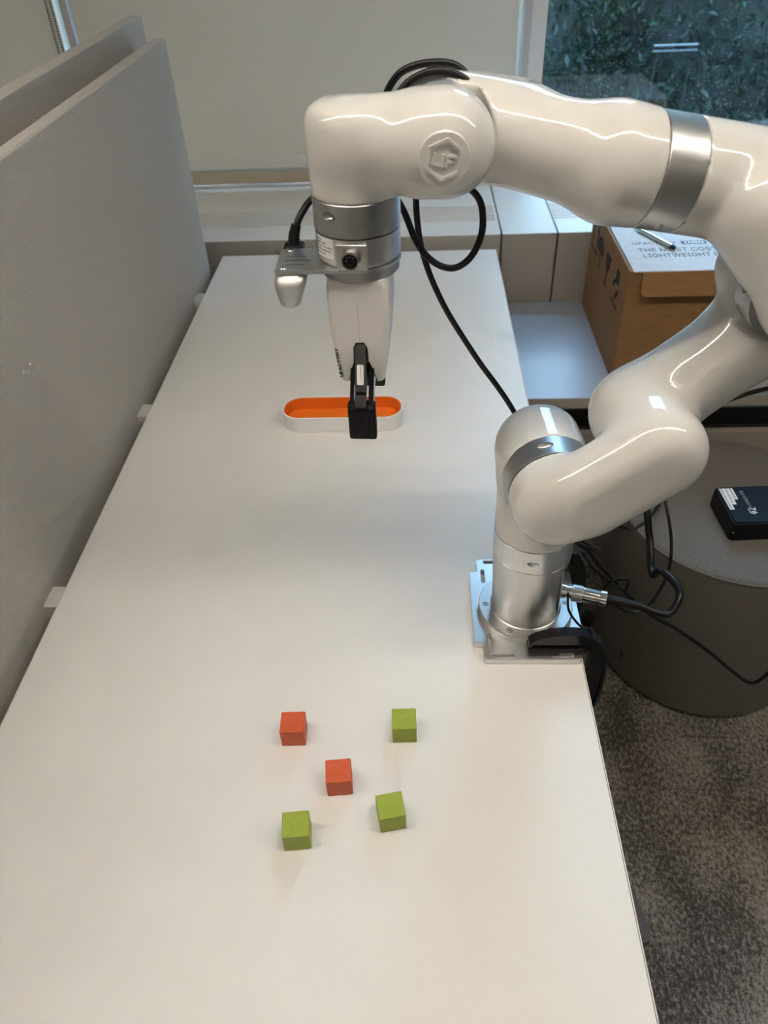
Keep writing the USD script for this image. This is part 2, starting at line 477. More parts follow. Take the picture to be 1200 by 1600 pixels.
setting('trim_5', box(X0R, 0.33, YW - 0.030, YW - 0.014, ZB - 0.002, ZB + 0.012, 0.005), 'metal_trim')
setting('trim_6', box(0.335, X1R, YW - 0.030, YW - 0.014, ZB - 0.002, ZB + 0.012, 0.005), 'metal_trim')


# perimeter covers under the windows
def cover(x0, x1, grille, label):
    t = thing('heater_cover', label, 'heater cover', ((x0 + x1) / 2, 2.03, FLOOR), 'heater covers under the windows')
    g = 0.0022
    x0, x1 = x0 + g, x1 - g
    part(t, 'front_panel', box(x0, x1, 2.030, 2.046, FLOOR, 0.0265, 0.002), 'sill_front_shaded')
    if grille:
        gx0, gx1 = x0 + (0.01 if x0 < 0.2 else 0.0), x1 - 0.008
        part(t, 'top_panel', box(x0, x1, 2.031, 2.128, 0.012, 0.0275, 0.002), 'sill_white')
        part(t, 'back_panel', box(x0, x1, 2.252, 2.478, 0.012, 0.0275, 0.002), 'sill_white')
        part(t, 'grille_well', box(x0, x1, 2.125, 2.255, 0.000, 0.010), 'joint_dark')
        for k in range(8):
            y = 2.134 + k * 0.0152
            part(t, 'grille_slat', box(gx0, gx1, y, y + 0.0066, 0.011, 0.0262, 0.001, 2), 'sill_white')
        part(t, 'grille_end', box(gx1, x1, 2.128, 2.252, 0.012, 0.0275), 'sill_white')
    else:
        part(t, 'top_panel', box(x0, x1, 2.031, 2.478, 0.012, 0.0275, 0.002), 'sill_white')
    return t


cover(X0R, 0.2275, True, 'pale heater cover with a long slotted grille, behind the far end of the desk')
cover(0.2275, 0.3765, False, 'narrow plain pale heater cover without a grille between the two slotted ones')
cover(0.3765, X1R, True, 'pale heater cover with slotted grille behind the cardboard box, under the bare window')


# roller blinds
def blind(x0, x1, zb, label, chain):
    t = thing('roller_blind', label, 'blind', ((x0 + x1) / 2, 2.468, zb), 'roller blinds lowered over the windows')
    part(t, 'fabric', box(x0, x1, 2.4660, 2.4668, zb + 0.02, 1.84), 'blind_fabric', smooth=False)
    hem = place(poly(sg.Point(0, 0).buffer(0.006).union(sg.box(-0.004, 0, 0.004, 0.034)), x1 - x0), (x0, 2.4664, zb + 0.006), (0, 1, 0), (0, 0, 1), (1, 0, 0))
    part(t, 'hem_bar', hem, 'hem_pale')
    part(t, 'roller', lathe_on([(0, 0), (0.03, 0), (0.03, x1 - x0), (0, x1 - x0)], (x0, 2.470, 1.865), (1, 0, 0)), 'frame_white')
    if chain:
        for xx in chain:
            bead = m3.Manifold.sphere(0.0024, 8)
            beads = m3.Manifold.compose([bead.translate((xx, 2.452, z)) for z in np.arange(0.30, 1.82, 0.0062)])
            part(t, 'bead_chain', beads, 'joint_dark', label='dark beaded pull chain', kind='stuff')
    return t


blind(-0.945, 0.285, 0.084, 'grey-cream roller blind lowered behind the robot wrist, the wide one with its hem in view', None)
blind(1.95, 3.70, 0.084, 'added grey-cream roller blind, out of view, blocking daylight right of the bare window', None)  # added out of view to keep this window's daylight off the desk
blind(3.80, 5.50, 0.084, 'added grey-cream roller blind, out of view, blocking daylight at the last right window', None)  # likewise added, shuts out daylight from the last window
blind(-4.15, -0.994, 0.084, 'cream roller blind at the top left corner with a beaded pull chain along its edge', (-1.008, -0.994))

# suspended linear lights in rows: each shines down from a narrow trough and up onto the ceiling
ZL = 1.72
for k, (y, x0, x1) in enumerate(((0.36, -2.0, 2.0), (-2.1, -2.0, 2.0))):
    t = thing('linear_light', ['long warm suspended linear light above the cubes', 'long warm suspended linear light at the back of the room, behind the camera'][k], 'ceiling light', ((x0 + x1) / 2, y, CEIL), 'suspended linear lights')
    ch = sg.box(-0.034, 0.0, 0.034, 0.085).difference(sg.box(-0.027, -0.01, 0.027, 0.014)).difference(sg.box(-0.027, 0.072, 0.027, 0.1))
    part(t, 'housing', place(poly(ch, x1 - x0), (x0, y, ZL), (0, 1, 0), (0, 0, 1), (1, 0, 0)), 'lamp_housing')
    part(t, 'diffuser', box(x0 + 0.005, x1 - 0.005, y - 0.025, y + 0.025, ZL + 0.005, ZL + 0.009), ('lamp_glow', 'lamp_glow_dim')[k])
    part(t, 'diffuser', box(x0 + 0.005, x1 - 0.005, y - 0.025, y + 0.025, ZL + 0.073, ZL + 0.078), 'lamp_glow_up')
    for xx in (x0 + 0.4, 0.02, x1 - 0.4):
        part(t, 'suspension_wire', lathe([(0, ZL + 0.08), (0.0012, ZL + 0.08), (0.0012, CEIL), (0, CEIL)], 8).translate((xx, y, 0)), 'nickel')

# ------------------------------------------------------------------ outside: bank, hedge, rail
setting('ground', box(-9, 12, 2.75, 14, -1.2, -1.05), 'soil')
gx = thing('garden_rail', 'pale horizontal rail glimpsed among the dark leaves outside the window', 'rail', (1.3, 4.6, -1.05))
part(gx, 'rail', box(1.235, 1.46, 4.575, 4.60, 0.004, 0.013, 0.003), 'rail_paint')
part(gx, 'rail', box(1.235, 1.46, 4.575, 4.60, -0.020, -0.012, 0.003), 'rail_paint')
for xx in (1.26, 1.44):
    part(gx, 'post', box(xx - 0.0025, xx + 0.0025, 4.602, 4.607, -1.05, -0.02), 'soil')


def leaf_mesh(l, w):
    u = np.linspace(0, 1, 5)
    hw = w / 2 * np.sin(np.pi * np.clip(u * 0.94 + 0.03, 0, 1)) ** 0.8
    z = -0.25 * l * u ** 2
    c = np.stack([np.zeros(5), u * l, z], 1)
    lft = np.stack([-hw, u * l, z + hw * 0.35], 1)
    rgt = np.stack([hw, u * l, z + hw * 0.35], 1)
    v = np.vstack([c, lft, rgt])
    f = []
    for i in range(4):
        f += [(i, i + 1, 6 + i), (i, 6 + i, 5 + i), (i, 10 + i, 11 + i), (i, 11 + i, i + 1)]
    return v, np.array(f)


def leaf_rot(n, r):
    yaw, pit, rol = r.uniform(0, 2 * np.pi, n), r.normal(-0.35, 0.55, n), r.normal(0, 0.6, n)
    return yaw, pit, rol


def rot(y, p, r):
    cy, sy, cp, sp, cr, sr = np.cos(y), np.sin(y), np.cos(p), np.sin(p), np.cos(r), np.sin(r)
    return np.array([[cy, -sy, 0], [sy, cy, 0], [0, 0, 1]]) @ np.array([[1, 0, 0], [0, cp, -sp], [0, sp, cp]]) @ np.array([[cr, 0, sr], [0, 1, 0], [-sr, 0, cr]])


def shrub(cx, cy, rx, ry, h, n_stuff, n_leaf, label, seed, ll=0.052, lw=0.019, sq=1.0):
    r = np.random.default_rng(seed)
    t = thing('shrub', label, 'shrub', (cx, cy, -1.05), 'shrubs outside the window')
    # woody core
    s = trimesh.creation.icosphere(4, 1.0)
    v = np.array(s.vertices)
    k = 0.80 + 0.22 * meshkit.fbm(v * 2.3 + seed, 3)[:, None]
    v = np.sign(v) * np.abs(v) ** sq
    v = v * k
    v = v * [rx, ry, h * 0.56] + [cx, cy, -1.05 + h * 0.44]
    part(t, 'inner_foliage', trimesh.Trimesh(v, s.faces, process=False), 'foliage_dark', smooth=True)
    for k in range(7):
        a = r.uniform(0, 2 * np.pi)
        top = np.array([cx + 0.85 * rx * np.cos(a), cy - 0.9 * ry * abs(np.sin(a)), -1.05 + h * r.uniform(0.45, 0.9)])
        b = np.array([cx + 0.1 * np.cos(a), cy, -1.05])
        part(t, 'branch', tube([b, b * 0.5 + top * 0.5 + [0, 0, 0.12], top], np.linspace(0.016, 0.004, 13), n=6, seg=6), 'bark')

    def spots(n, front):
        d = r.normal(size=(n, 3))
        if front:
            d[:, 1] = -np.abs(d[:, 1]) - 0.25
        d /= np.linalg.norm(d, axis=1, keepdims=True)
        k = 0.84 + 0.24 * meshkit.fbm(d * 2.3 + seed, 3) + r.normal(0, 0.05, n)
        d = np.sign(d) * np.abs(d) ** sq
        return d * k[:, None] * [rx, ry, h * 0.56] + [cx, cy, -1.05 + h * 0.44]
    p = spots(n_stuff, False)
    p = p[p[:, 2] > -1.05]
    yaw, pit, rol = leaf_rot(len(p), r)
    path = t + '/foliage'
    pi = UsdGeom.PointInstancer.Define(stage, path)
    lv, lf = leaf_mesh(ll, lw)
    usdkit.mesh(stage, path + '/leaf_shape', trimesh.Trimesh(lv, lf, process=False), MATS['leaf'], True)
    pi.CreatePrototypesRel().SetTargets([path + '/leaf_shape'])
    pi.CreateProtoIndicesAttr(Vt.IntArray.FromNumpy(np.zeros(len(p), np.int32)))
    pi.CreatePositionsAttr(Vt.Vec3fArray.FromNumpy((p - BASES[t]).astype(np.float32)))
    cy_, sy_, cp_, sp_, cr_, sr_ = np.cos(yaw / 2), np.sin(yaw / 2), np.cos(pit / 2), np.sin(pit / 2), np.cos(rol / 2), np.sin(rol / 2)
    # quaternion yaw * pitch(x) * roll(y)
    w1, x1, y1, z1 = cp_ * cr_, sp_ * cr_, cp_ * sr_, sp_ * sr_
    qw, qx, qy, qz = cy_ * w1 - sy_ * z1, cy_ * x1 - sy_ * y1, cy_ * y1 + sy_ * x1, cy_ * z1 + sy_ * w1
    pi.CreateOrientationsAttr(Vt.QuathArray([Gf.Quath(float(a), float(b), float(c), float(d)) for a, b, c, d in zip(qw, qx, qy, qz)]))
    sc = r.uniform(0.6, 1.35, len(p))
    pi.CreateScalesAttr(Vt.Vec3fArray.FromNumpy(np.repeat(sc[:, None], 3, 1).astype(np.float32)))
    data(pi.GetPrim(), kind='stuff')
    p = spots(n_leaf, True)
    yaw, pit, rol = leaf_rot(len(p), r)
    for q, a, b, c in zip(p, yaw, pit, rol):
        v, f = leaf_mesh(ll * r.uniform(0.9, 1.5), lw * r.uniform(0.9, 1.4))
        part(t, 'leaf', trimesh.Trimesh(v @ rot(a, b, c).T + q, f, process=False), 'leaf', smooth=True)
    return t


shrub(0.42, 5.30, 0.58, 0.60, 2.30, 11000, 90, 'dark leafy shrub outside at the left of the bare window, beside the white frame', 11)
shrub(1.74, 5.45, 0.58, 0.60, 2.20, 11000, 110, 'dark leafy shrub outside behind the pale rail, middle of the bare window', 12)
shrub(1.10, 6.60, 0.55, 0.35, 2.2, 7000, 0, 'dark leafy shrub outside, set back in the gap left of the pale rail', 17)
shrub(3.06, 5.35, 0.58, 0.60, 2.40, 11000, 90, 'dark leafy shrub outside at the right edge of the picture', 13)
shrub(0.6, 10.9, 4.6, 1.0, 6.0, 30000, 0, 'tall dark hedge-like shrub outside, behind the row of nearer shrubs', 14, 0.065, 0.024, 0.45)
shrub(8.6, 7.7, 6.1, 1.4, 10.5, 52000, 0, 'added very tall dark hedge outside, sized to block sky light from the right', 15, 0.10, 0.036, 0.45)  # added hedge, its height and place chosen to block sky light

# ------------------------------------------------------------------ desk
DX0, DX1, DY0, DY1 = -0.5257, 0.2112, -0.20, 1.998
d = thing('desk', 'long white laminate desk that carries the robot arm and the cubes', 'desk', ((DX0 + DX1) / 2, (DY0 + DY1) / 2, FLOOR))
part(d, 'tabletop', box(DX0 + 0.001, DX1 - 0.0016, DY0 + 0.001, DY1 - 0.001, -0.025, 0.0, 0.0012), 'desk_white')
ring = sg.box(DX0, DY0, DX1, DY1).difference(sg.box(DX0 + 0.001, DY0 + 0.001, DX1 - 0.0013, DY1 - 0.001))
part(d, 'edge_band', poly(ring, 0.0242, -0.0247), 'edge_band')
for xx in (DX0 + 0.06, DX1 - 0.12):
    for yy in (DY0 + 0.10, DY1 - 0.16):
        part(d, 'leg', box(xx, xx + 0.06, yy, yy + 0.06, FLOOR, -0.025, 0.004), 'track_grey')
part(d, 'crossbar', box(-0.19, -0.13, DY0 + 0.1, DY1 - 0.1, -0.07, -0.025), 'track_grey')
part(d, 'height_switch', place(poly(sg.Polygon([(0, 0), (0.0, 0.058), (0.010, 0.052), (0.0185, 0.012), (0.0175, 0.002), (0.012, 0)]).buffer(0.002), 0.012), (0.2085, 0.302, -0.040), (1, 0, 0), (0, 1, 0), (0, 0, 1)), 'dark_grey_plastic', label='dark grey height switch under the desk edge')

# ------------------------------------------------------------------ desk divider panels
def panel(x, y1, y0, z1, z0, th, label, brackets):
    t = thing('desk_divider', label, 'divider', (x - th / 2, (y0 + y1) / 2, z0), 'grey fabric desk dividers')
    prof = rrect(y0, y1, z0, z1, 0.012)
    body = place(poly(prof.buffer(-0.003), th), (x, 0, 0), (0, 1, 0), (0, 0, 1), (1, 0, 0)).translate((-th, 0, 0))
    slab = place(poly(prof, th - 0.006), (x, 0, 0), (0, 1, 0), (0, 0, 1), (1, 0, 0)).translate((-th + 0.003, 0, 0))
    part(t, 'fabric_panel', m3.Manifold.hull(body + slab), 'panel_fabric')
    for by in brackets:
        part(t, 'bracket', cat(box(x - 0.004, DX0 - 0.0005, by - 0.021, by + 0.021, -0.030, -0.004, 0.003), box(x - 0.001, DX0 + 0.05, by - 0.021, by + 0.021, -0.033, -0.0255)), 'bracket_white', label='white plastic bracket at the desk edge')
    return t


t = panel(-0.548, 1.930, -0.5, 0.521, -0.32, 0.026, 'front grey woven desk divider standing along the left desk edge, with a push pin', (1.755, 1.250, 0.752))
pin = lathe_on([(0, 0), (0.0034, 0), (0.0034, 0.0009), (0.0016, 0.002), (0.0018, 0.0055), (0.0029, 0.007), (0.0029, 0.008), (0, 0.008)], (-0.548, 0.910, 0.280), (1, 0, 0), 20)
part(t, 'push_pin', pin, 'pin_clear', label='small clear push pin')
pin2 = lathe_on([(0, 0), (0.0030, 0), (0.0030, 0.0012), (0.0012, 0.003), (0, 0.003)], (-0.548, 0.934, 0.279), (1, 0, 0), 20)
part(t, 'push_pin', pin2, 'pin_clear', label='small clear push pin')
panel(-0.619, 2.026, -0.5, 0.5525, -0.32, 0.030, 'rear grey woven desk divider, the taller one standing behind the front one', ())

# ------------------------------------------------------------------ low cabinet with the box
c = thing('low_cabinet', 'low storage cabinet with a white top under the cardboard box', 'cabinet', (0.9, 1.78, FLOOR))
part(c, 'top', box(0.2135, 2.2, 1.523, 2.026, -0.1945, -0.167, 0.002), 'shelf_white')
part(c, 'top_edge', box(0.2135, 2.2, 1.5215, 1.5235, -0.194, -0.1675), 'slab_edge')
part(c, 'recess_panel', box(0.2200, 2.19, 1.575, 1.60, -0.2835, -0.194), 'black_matte')
part(c, 'rail', box(0.2200, 2.19, 1.530, 1.545, -0.2045, -0.1945), 'grey_plastic')
for k in range(3):
    x0, x1 = 0.22 + k * 0.6567, 0.22 + (k + 1) * 0.6567
    part(c, 'drawer_front', box(x0 + 0.0015, x1 - 0.0015, 1.545, 1.563, -0.685, -0.2835, 0.0015), 'drawer_grey')
part(c, 'plinth', box(0.2200, 2.19, 1.553, 1.575, FLOOR, -0.688), 'drawer_grey')
part(c, 'carcass', box(0.2200, 2.19, 1.600, 2.022, FLOOR, -0.1945), 'drawer_grey')

# cardboard box
BX0, BX1, BY0, BY1, BZ0, BZ1 = 0.460, 0.915, 1.600, 2.010, -0.167, 0.105
b = thing('cardboard_box', 'brown cardboard shipping box with a pale printed lid and tucked flap', 'box', ((BX0 + BX1) / 2, (BY0 + BY1) / 2, BZ0))
part(b, 'front_wall', box(BX0 + 0.004, BX1 - 0.004, BY0, BY0 + 0.004, BZ0, BZ1 - 0.003), 'cardboard')
part(b, 'side_wall', box(BX0, BX0 + 0.004, BY0 - 0.001, BY1, BZ0, BZ1 - 0.001, 0.0015, 2), 'cardboard')
part(b, 'side_wall', box(BX1 - 0.004, BX1, BY0 - 0.001, BY1, BZ0, BZ1 - 0.001, 0.0015, 2), 'cardboard')
part(b, 'back_wall', box(BX0 + 0.004, BX1 - 0.004, BY1 - 0.004, BY1, BZ0, BZ1 - 0.003), 'cardboard')
part(b, 'bottom', box(BX0 + 0.004, BX1 - 0.004, BY0 + 0.004, BY1 - 0.004, BZ0, BZ0 + 0.004), 'cardboard')
part(b, 'inner_flap', box(BX0 + 0.004, BX1 - 0.004, BY0 + 0.004, BY1 - 0.004, BZ1 - 0.007, BZ1 - 0.004), 'cardboard_edge')
lid = part(b, 'lid', box(BX0 + 0.0075, BX1 - 0.0075, BY0 - 0.006, BY1 - 0.004, BZ1 - 0.0035, BZ1, 0.0012, 2), 'cardboard_white', label='pale grey printed lid')
tp = rrect(BX0 + 0.028, BX1 - 0.028, BZ1 - 0.056, BZ1 + 0.02, 0.012).intersection(sg.box(0, -1, 3, BZ1 - 0.002))
fa_ = math.radians(14)
part(b, 'tuck_flap', place(poly(affinity.translate(tp, 0, -BZ1 + 0.003), 0.0035), (0, BY0 - 0.0025, BZ1 - 0.003), (1, 0, 0), (0, math.sin(fa_), math.cos(fa_)), (0, -math.cos(fa_), math.sin(fa_))), 'cardboard')
zt = BZ1 + 0.00005
R_, U_ = (1, 0, 0), (0, 1, 0)
part(lid, 'lettering', text_on('UFACTORY', 0.0125, (0.4965, 1.7415, zt), R_, U_, width=0.100), 'print_navy', smooth=False)
pl = rrect(0.6075, 0.6640, 1.7380, 1.7560, 0.005)
part(lid, 'printed_pill', poly(pl, 0.0003, zt), 'print_navy', smooth=False)
part(lid, 'lettering', text_on('XARM6', 0.0105, (0.6130, 1.7418, zt + 0.0003), R_, U_, bold=True, width=0.046), 'label_white', smooth=False)
part(lid, 'lettering', text_on('THE MOST COST-EFFECTIVE', 0.0185, (0.5015, 1.6990, zt), R_, U_, bold=False, width=0.306), 'print_navy', smooth=False)
part(lid, 'lettering', text_on('LIGHTWEIGHT ROBOTIC ARM', 0.0185, (0.5065, 1.6680, zt), R_, U_, bold=False, width=0.300), 'print_navy', smooth=False)
# handling marks on the left wall: seen from outside, right runs along -y
xs = BX0 - 0.00005


def mark(shape, y, z, h):
    m = poly(affinity.scale(shape, h, h, origin=(0, 0)), 0.0004)
    return place(m, (xs, y, z), (0, -1, 0), (0, 0, 1), (-1, 0, 0))


arrows = sg.MultiPolygon([sg.Polygon([(-0.42, -0.3), (-0.30, -0.3), (-0.30, 0.2), (-0.18, 0.2), (-0.36, 0.5), (-0.54, 0.2), (-0.42, 0.2)]),
                          sg.Polygon([(0.30, -0.3), (0.42, -0.3), (0.42, 0.2), (0.54, 0.2), (0.36, 0.5), (0.18, 0.2), (0.30, 0.2)]), sg.box(-0.55, -0.5, 0.55, -0.4)])
umb = sg.Point(0, 0).buffer(0.55, 16).intersection(sg.box(-1, 0, 1, 1)).union(sg.box(-0.04, -0.45, 0.04, 0.2)).union(sg.box(-0.04, -0.5, 0.18, -0.42))
glass = sg.Polygon([(-0.32, 0.5), (0.32, 0.5), (0.30, 0.15), (0.12, -0.02), (0.05, -0.05), (0.05, -0.4), (0.22, -0.5), (-0.22, -0.5), (-0.05, -0.4), (-0.05, -0.05), (-0.12, -0.02), (-0.30, 0.15)])
hands = sg.Polygon([(-0.3, -0.1), (-0.1, 0.1), (0.25, 0.15), (0.25, 0.5), (-0.1, 0.5), (-0.12, 0.2), (-0.35, 0.05)]).union(sg.box(-0.4, -0.5, 0.4, -0.42)).union(sg.Polygon([(0.0, -0.4), (0.3, -0.1), (0.3, 0.05), (-0.05, -0.2)]))
for sh_, y, z, h in ((arrows, 1.955, 0.045, 0.075), (umb, 1.885, 0.030, 0.070), (glass, 1.792, 0.024, 0.075), (hands, 1.690, 0.026, 0.085)):
    part(b, 'printed_mark', mark(sh_, y, z, h), 'print_black', smooth=False)

# pen on the box
p0, p1 = np.array([0.5165, 1.8400, BZ1 + 0.0058]), np.array([0.5805, 1.7030, BZ1 + 0.0058])
ax = unit(p1 - p0)
Lp = np.linalg.norm(p1 - p0)
pen = thing('pen', 'silver ballpoint pen lying on the lid of the cardboard box', 'pen', tuple((p0 + p1) / 2 - [0, 0, 0.0058]))
part(pen, 'barrel', lathe_on([(0, 0.018), (0.0040, 0.018), (0.0055, 0.026), (0.0055, Lp - 0.012), (0.0048, Lp - 0.010), (0, Lp - 0.010)], p0, ax, 32), 'pen_steel')
part(pen, 'tip', lathe_on([(0, 0), (0.0008, 0.0005), (0.0014, 0.004), (0.0038, 0.018), (0, 0.018)], p0, ax, 24), 'steel')
part(pen, 'push_button', lathe_on([(0, Lp - 0.010), (0.0050, Lp - 0.010), (0.0050, Lp - 0.004), (0.0036, Lp), (0, Lp)], p0, ax, 24), 'black_gloss')
sd = unit(np.cross(ax, (0, 0, 1)))
part(pen, 'clip', place(box(-0.0018, 0.0018, 0.0062, 0.0074, 0, 0.050, 0.0005, 2) + box(-0.0018, 0.0018, 0.003, 0.0074, 0.044, 0.050), p0 + ax * (Lp - 0.062), np.cross(unit(sd * 0.8 + [0, 0, 0.6]), ax), unit(sd * 0.8 + [0, 0, 0.6]), ax), 'nickel')

# ------------------------------------------------------------------ pouf and small computer
PC, PR, PZ = (0.690, 1.280), 0.243, -0.290
pf = thing('pouf', 'round grey-brown upholstered pouf standing on the carpet right of the desk', 'pouf', (*PC, FLOOR))
part(pf, 'side', lathe([(0, FLOOR), (PR - 0.012, FLOOR), (PR - 0.006, FLOOR + 0.004), (PR, FLOOR + 0.02), (PR + 0.001, FLOOR + 0.2), (PR, PZ - 0.02), (PR - 0.003, PZ - 0.007), (0, PZ - 0.007)], 128).translate((*PC, 0)), 'pouf_side', smooth=40)
part(pf, 'top', lathe([(0, PZ - 0.008), (PR - 0.004, PZ - 0.008), (PR - 0.006, PZ - 0.003), (PR - 0.016, PZ - 0.0008), (PR * 0.5, PZ), (0, PZ)], 128).translate((*PC, 0)), 'pouf_top', smooth=60)
th = np.linspace(0, 2 * np.pi, 129)
part(pf, 'piping', tube(np.stack([PC[0] + (PR - 0.002) * np.cos(th), PC[1] + (PR - 0.002) * np.sin(th), 0 * th + PZ - 0.006], 1), 0.0024, n=1, seg=8, smooth=False), 'pouf_side')
tab = place(poly(sg.Polygon([(-0.002, 0.012), (0.004, 0.010), (0.002, 0.0), (-0.003, -0.016), (-0.005, -0.016), (-0.003, -0.002)]), 0.0015), (PC[0] - PR * 0.874, PC[1] - PR * 0.487, -0.655), (0.487, -0.874, 0), (0, 0, 1), (-0.874, -0.487, 0))
part(pf, 'tag', tab, 'black_matte', label='small black fabric tag')

pa = math.radians(2.5)
pr_, pu_ = np.array([math.cos(pa), math.sin(pa), 0]), np.array([-math.sin(pa) - 0.0, math.cos(pa), 0])
po = np.array([0.6345, 1.1630, PZ])          # near left foot of the case
pc = thing('mini_computer', 'small black and navy desktop computer with a white label lying on the pouf', 'computer', tuple(po + pr_ * 0.06 + pu_ * 0.06))


def onpc(m):
    return place(m, po, pr_, pu_, (0, 0, 1))


part(pc, 'case', onpc(m3.Manifold.hull(poly(rrect(0, 0.130, 0, 0.122, 0.010), 0.0400, 0.002) + poly(rrect(0.001, 0.129, 0.001, 0.121, 0.010), 0.043, 0.001))), 'pc_black')
top = part(pc, 'top_cover', onpc(poly(rrect(0.006, 0.124, 0.006, 0.116, 0.008), 0.0025, 0.0438)), 'pc_navy', label='dark navy top cover')
part(pc, 'foot', onpc(poly(rrect(0.01, 0.03, 0.01, 0.03, 0.008), 0.0012, 0.0)), 'black_matte')
part(pc, 'foot', onpc(poly(rrect(0.10, 0.12, 0.09, 0.11, 0.008), 0.0012, 0.0)), 'black_matte')
part(pc, 'power_light', onpc(m3.Manifold.sphere(0.0013, 10).translate((0.004, -0.0002, 0.024))), 'label_white')
lb = sg.Polygon([(0.008, 0.114), (0.0365, 0.114), (0.0365, 0.078), (0.0275, 0.078), (0.0275, 0.062), (0.018, 0.062), (0.018, 0.046), (0.008, 0.046)])
lab = part(top, 'label', onpc(poly(lb, 0.0003, 0.0463)), 'label_white', smooth=False, label='white stepped sticker')
ztp = PZ + 0.04665
for txt, xx, w in (('contact systems admin', 0.0295, 0.032), ('with questions', 0.0200, 0.046), ('please do not move', 0.0108, 0.062)):
    o = po + pr_ * xx + pu_ * 0.1125 + [0, 0, 0.04655]
    part(top, 'lettering', text_on(txt, 0.0040, o, -pu_, pr_, width=w, depth=0.0002), 'print_black', smooth=False)
o = po + pr_ * 0.0485 + pu_ * 0.105 + [0, 0, 0.0463]
part(top, 'lettering', text_on('system', 0.0082, o, -pu_, pr_, width=0.053), 'print_grey', smooth=False)
part(top, 'lettering', text_on('76', 0.0110, o - pu_ * 0.055, -pu_, pr_, bold=True, width=0.020), 'tray_white', smooth=False)
part(top, 'lettering', onpc(box(0.045, 0.0462, 0.032, 0.047, 0.0463, 0.0466)), 'tray_white', smooth=False)

# ------------------------------------------------------------------ tray and cubes on the desk
tx0, tx1, ty0, ty1, tz = -0.2535, -0.0290, 1.1575, 1.2345, 0.0305
t = thing('tray', 'long white tray with rounded ends and an orange inside under the gripper', 'tray', ((tx0 + tx1) / 2, (ty0 + ty1) / 2, 0))
outer = rrect(tx0, tx1, ty0, ty1, 0.0345, 16)
inner = rrect(tx0 + 0.003, tx1 - 0.003, ty0 + 0.003, ty1 - 0.003, 0.0318, 16)
lining = rrect(tx0 + 0.0045, tx1 - 0.0045, ty0 + 0.0045, ty1 - 0.0045, 0.030, 16)
foot = poly(outer.buffer(-0.002), 0.001, 0.0)
part(t, 'shell', (poly(outer, tz - 0.001, 0.001) + foot) - poly(inner, tz, 0.003), 'tray_white')
part(t, 'lining', poly(inner, tz - 0.005, 0.003) - poly(lining, tz, 0.005), 'tray_orange', label='orange lining')

S = 0.0288
CUBES = [('cube_red', (-0.1527, 0.5024), 2.1, 'orange-red wooden cube at the far left of the group'),
         ('cube_red', (-0.0923, 0.4393), 6.0, 'orange-red wooden cube in the middle of the five'),
         ('cube_green', (-0.0200, 0.5074), 2.1, 'green wooden cube at the far right, nearest the robot base'),
         ('cube_green', (-0.0312, 0.3989), 11.7, 'green wooden cube at the near right, turned the most, with a chipped face'),
         ('cube_green', (-0.1332, 0.3766), 6.2, 'green wooden cube at the near left, closest to the camera')]
for m_, (x, y), deg, lab_ in CUBES:
    a = math.radians(deg)
    r_, u_ = (math.cos(a), math.sin(a), 0), (-math.sin(a), math.cos(a), 0)
    ctr = np.array([x, y, 0]) + np.array(u_) * S / 2
    single('wooden_cube', place(box(-S / 2, S / 2, -S / 2, S / 2, 0, S, 0.0011, 3), ctr, r_, u_, (0, 0, 1)), m_, lab_, 'cube', base=ctr, group='painted wooden cubes on the desk')
# ------------------------------------------------------------------ robot arm: joints
BX, BY = 0.1439, 0.7116
phi, t2, t3 = math.radians(184.5), math.radians(143.99), math.radians(11.13)
H_ = np.array([math.cos(phi), math.sin(phi), 0])
N_ = np.array([-H_[1], H_[0], 0])            # joint axes, towards the near side
Z_ = np.array([0, 0, 1.0])


def D(t):
    return H_ * math.cos(t) + Z_ * math.sin(t)


J2 = np.array([BX, BY, 0.267])
U2, V2 = D(t2), D(t2 - math.pi / 2)
J3 = J2 + 0.28449 * U2 + 0.0535 * V2
E3, Q3 = D(t3), D(t3 + math.pi / 2)
K = J3 + 0.0775 * Q3
J5 = K + 0.3425 * E3
W = J5 + 0.076 * H_
L0, L1 = 0.0237, 0.0554                        # the joint rings lie between these offsets along N_

arm = thing('industrial_robot', 'white glossy jointed robot arm with silver rings, bolted to a plate at the desk edge', 'robot', (BX, BY, 0.010))
# base: flange with bolts, tapering column
fl = lathe([(0, 0.0102), (0.0635, 0.0102), (0.0635, 0.0190), (0.0625, 0.0205), (0.0, 0.0205)], 128).translate((BX, BY, 0))
bolts = [(BX + 0.0545 * math.cos(a), BY + 0.0545 * math.sin(a)) for a in np.radians(np.arange(0, 360, 60) + 1)]
for x, y in bolts:
    fl = fl - lathe([(0, 0.0165), (0.0042, 0.0165), (0.0042, 0.03), (0, 0.03)], 24).translate((x, y, 0))
base = part(arm, 'base_flange', fl, 'aluminium')
for x, y in bolts:
    bl = lathe([(0, 0.0165), (0.0036, 0.0165), (0.0036, 0.0196), (0.0031, 0.0203), (0, 0.0203)], 24) - m3.Manifold.cylinder(0.01, 0.0017, 0.0017, 6).translate((0, 0, 0.0178))
    part(base, 'bolt', bl.translate((x, y, 0)), 'steel')
col = lathe([(0, 0.0206), (0.0478, 0.0206), (0.0462, 0.0215), (0.0455, 0.024), (0.0459, 0.035), (0.0497, 0.1262), (0.0492, 0.1266), (0, 0.1266)], 128).translate((BX, BY, 0))
pd = np.array([math.cos(math.radians(-14)), math.sin(math.radians(-14)), 0])       # the flat with the plug looks this way
pt = np.cross(Z_, pd)
col = col - place(box(-0.027, 0.027, 0.028, 0.118, 0, 0.03), np.array([BX, BY, 0]) + pd * 0.0430, pt, Z_, pd)
cb = part(arm, 'base_column', col, 'aluminium')
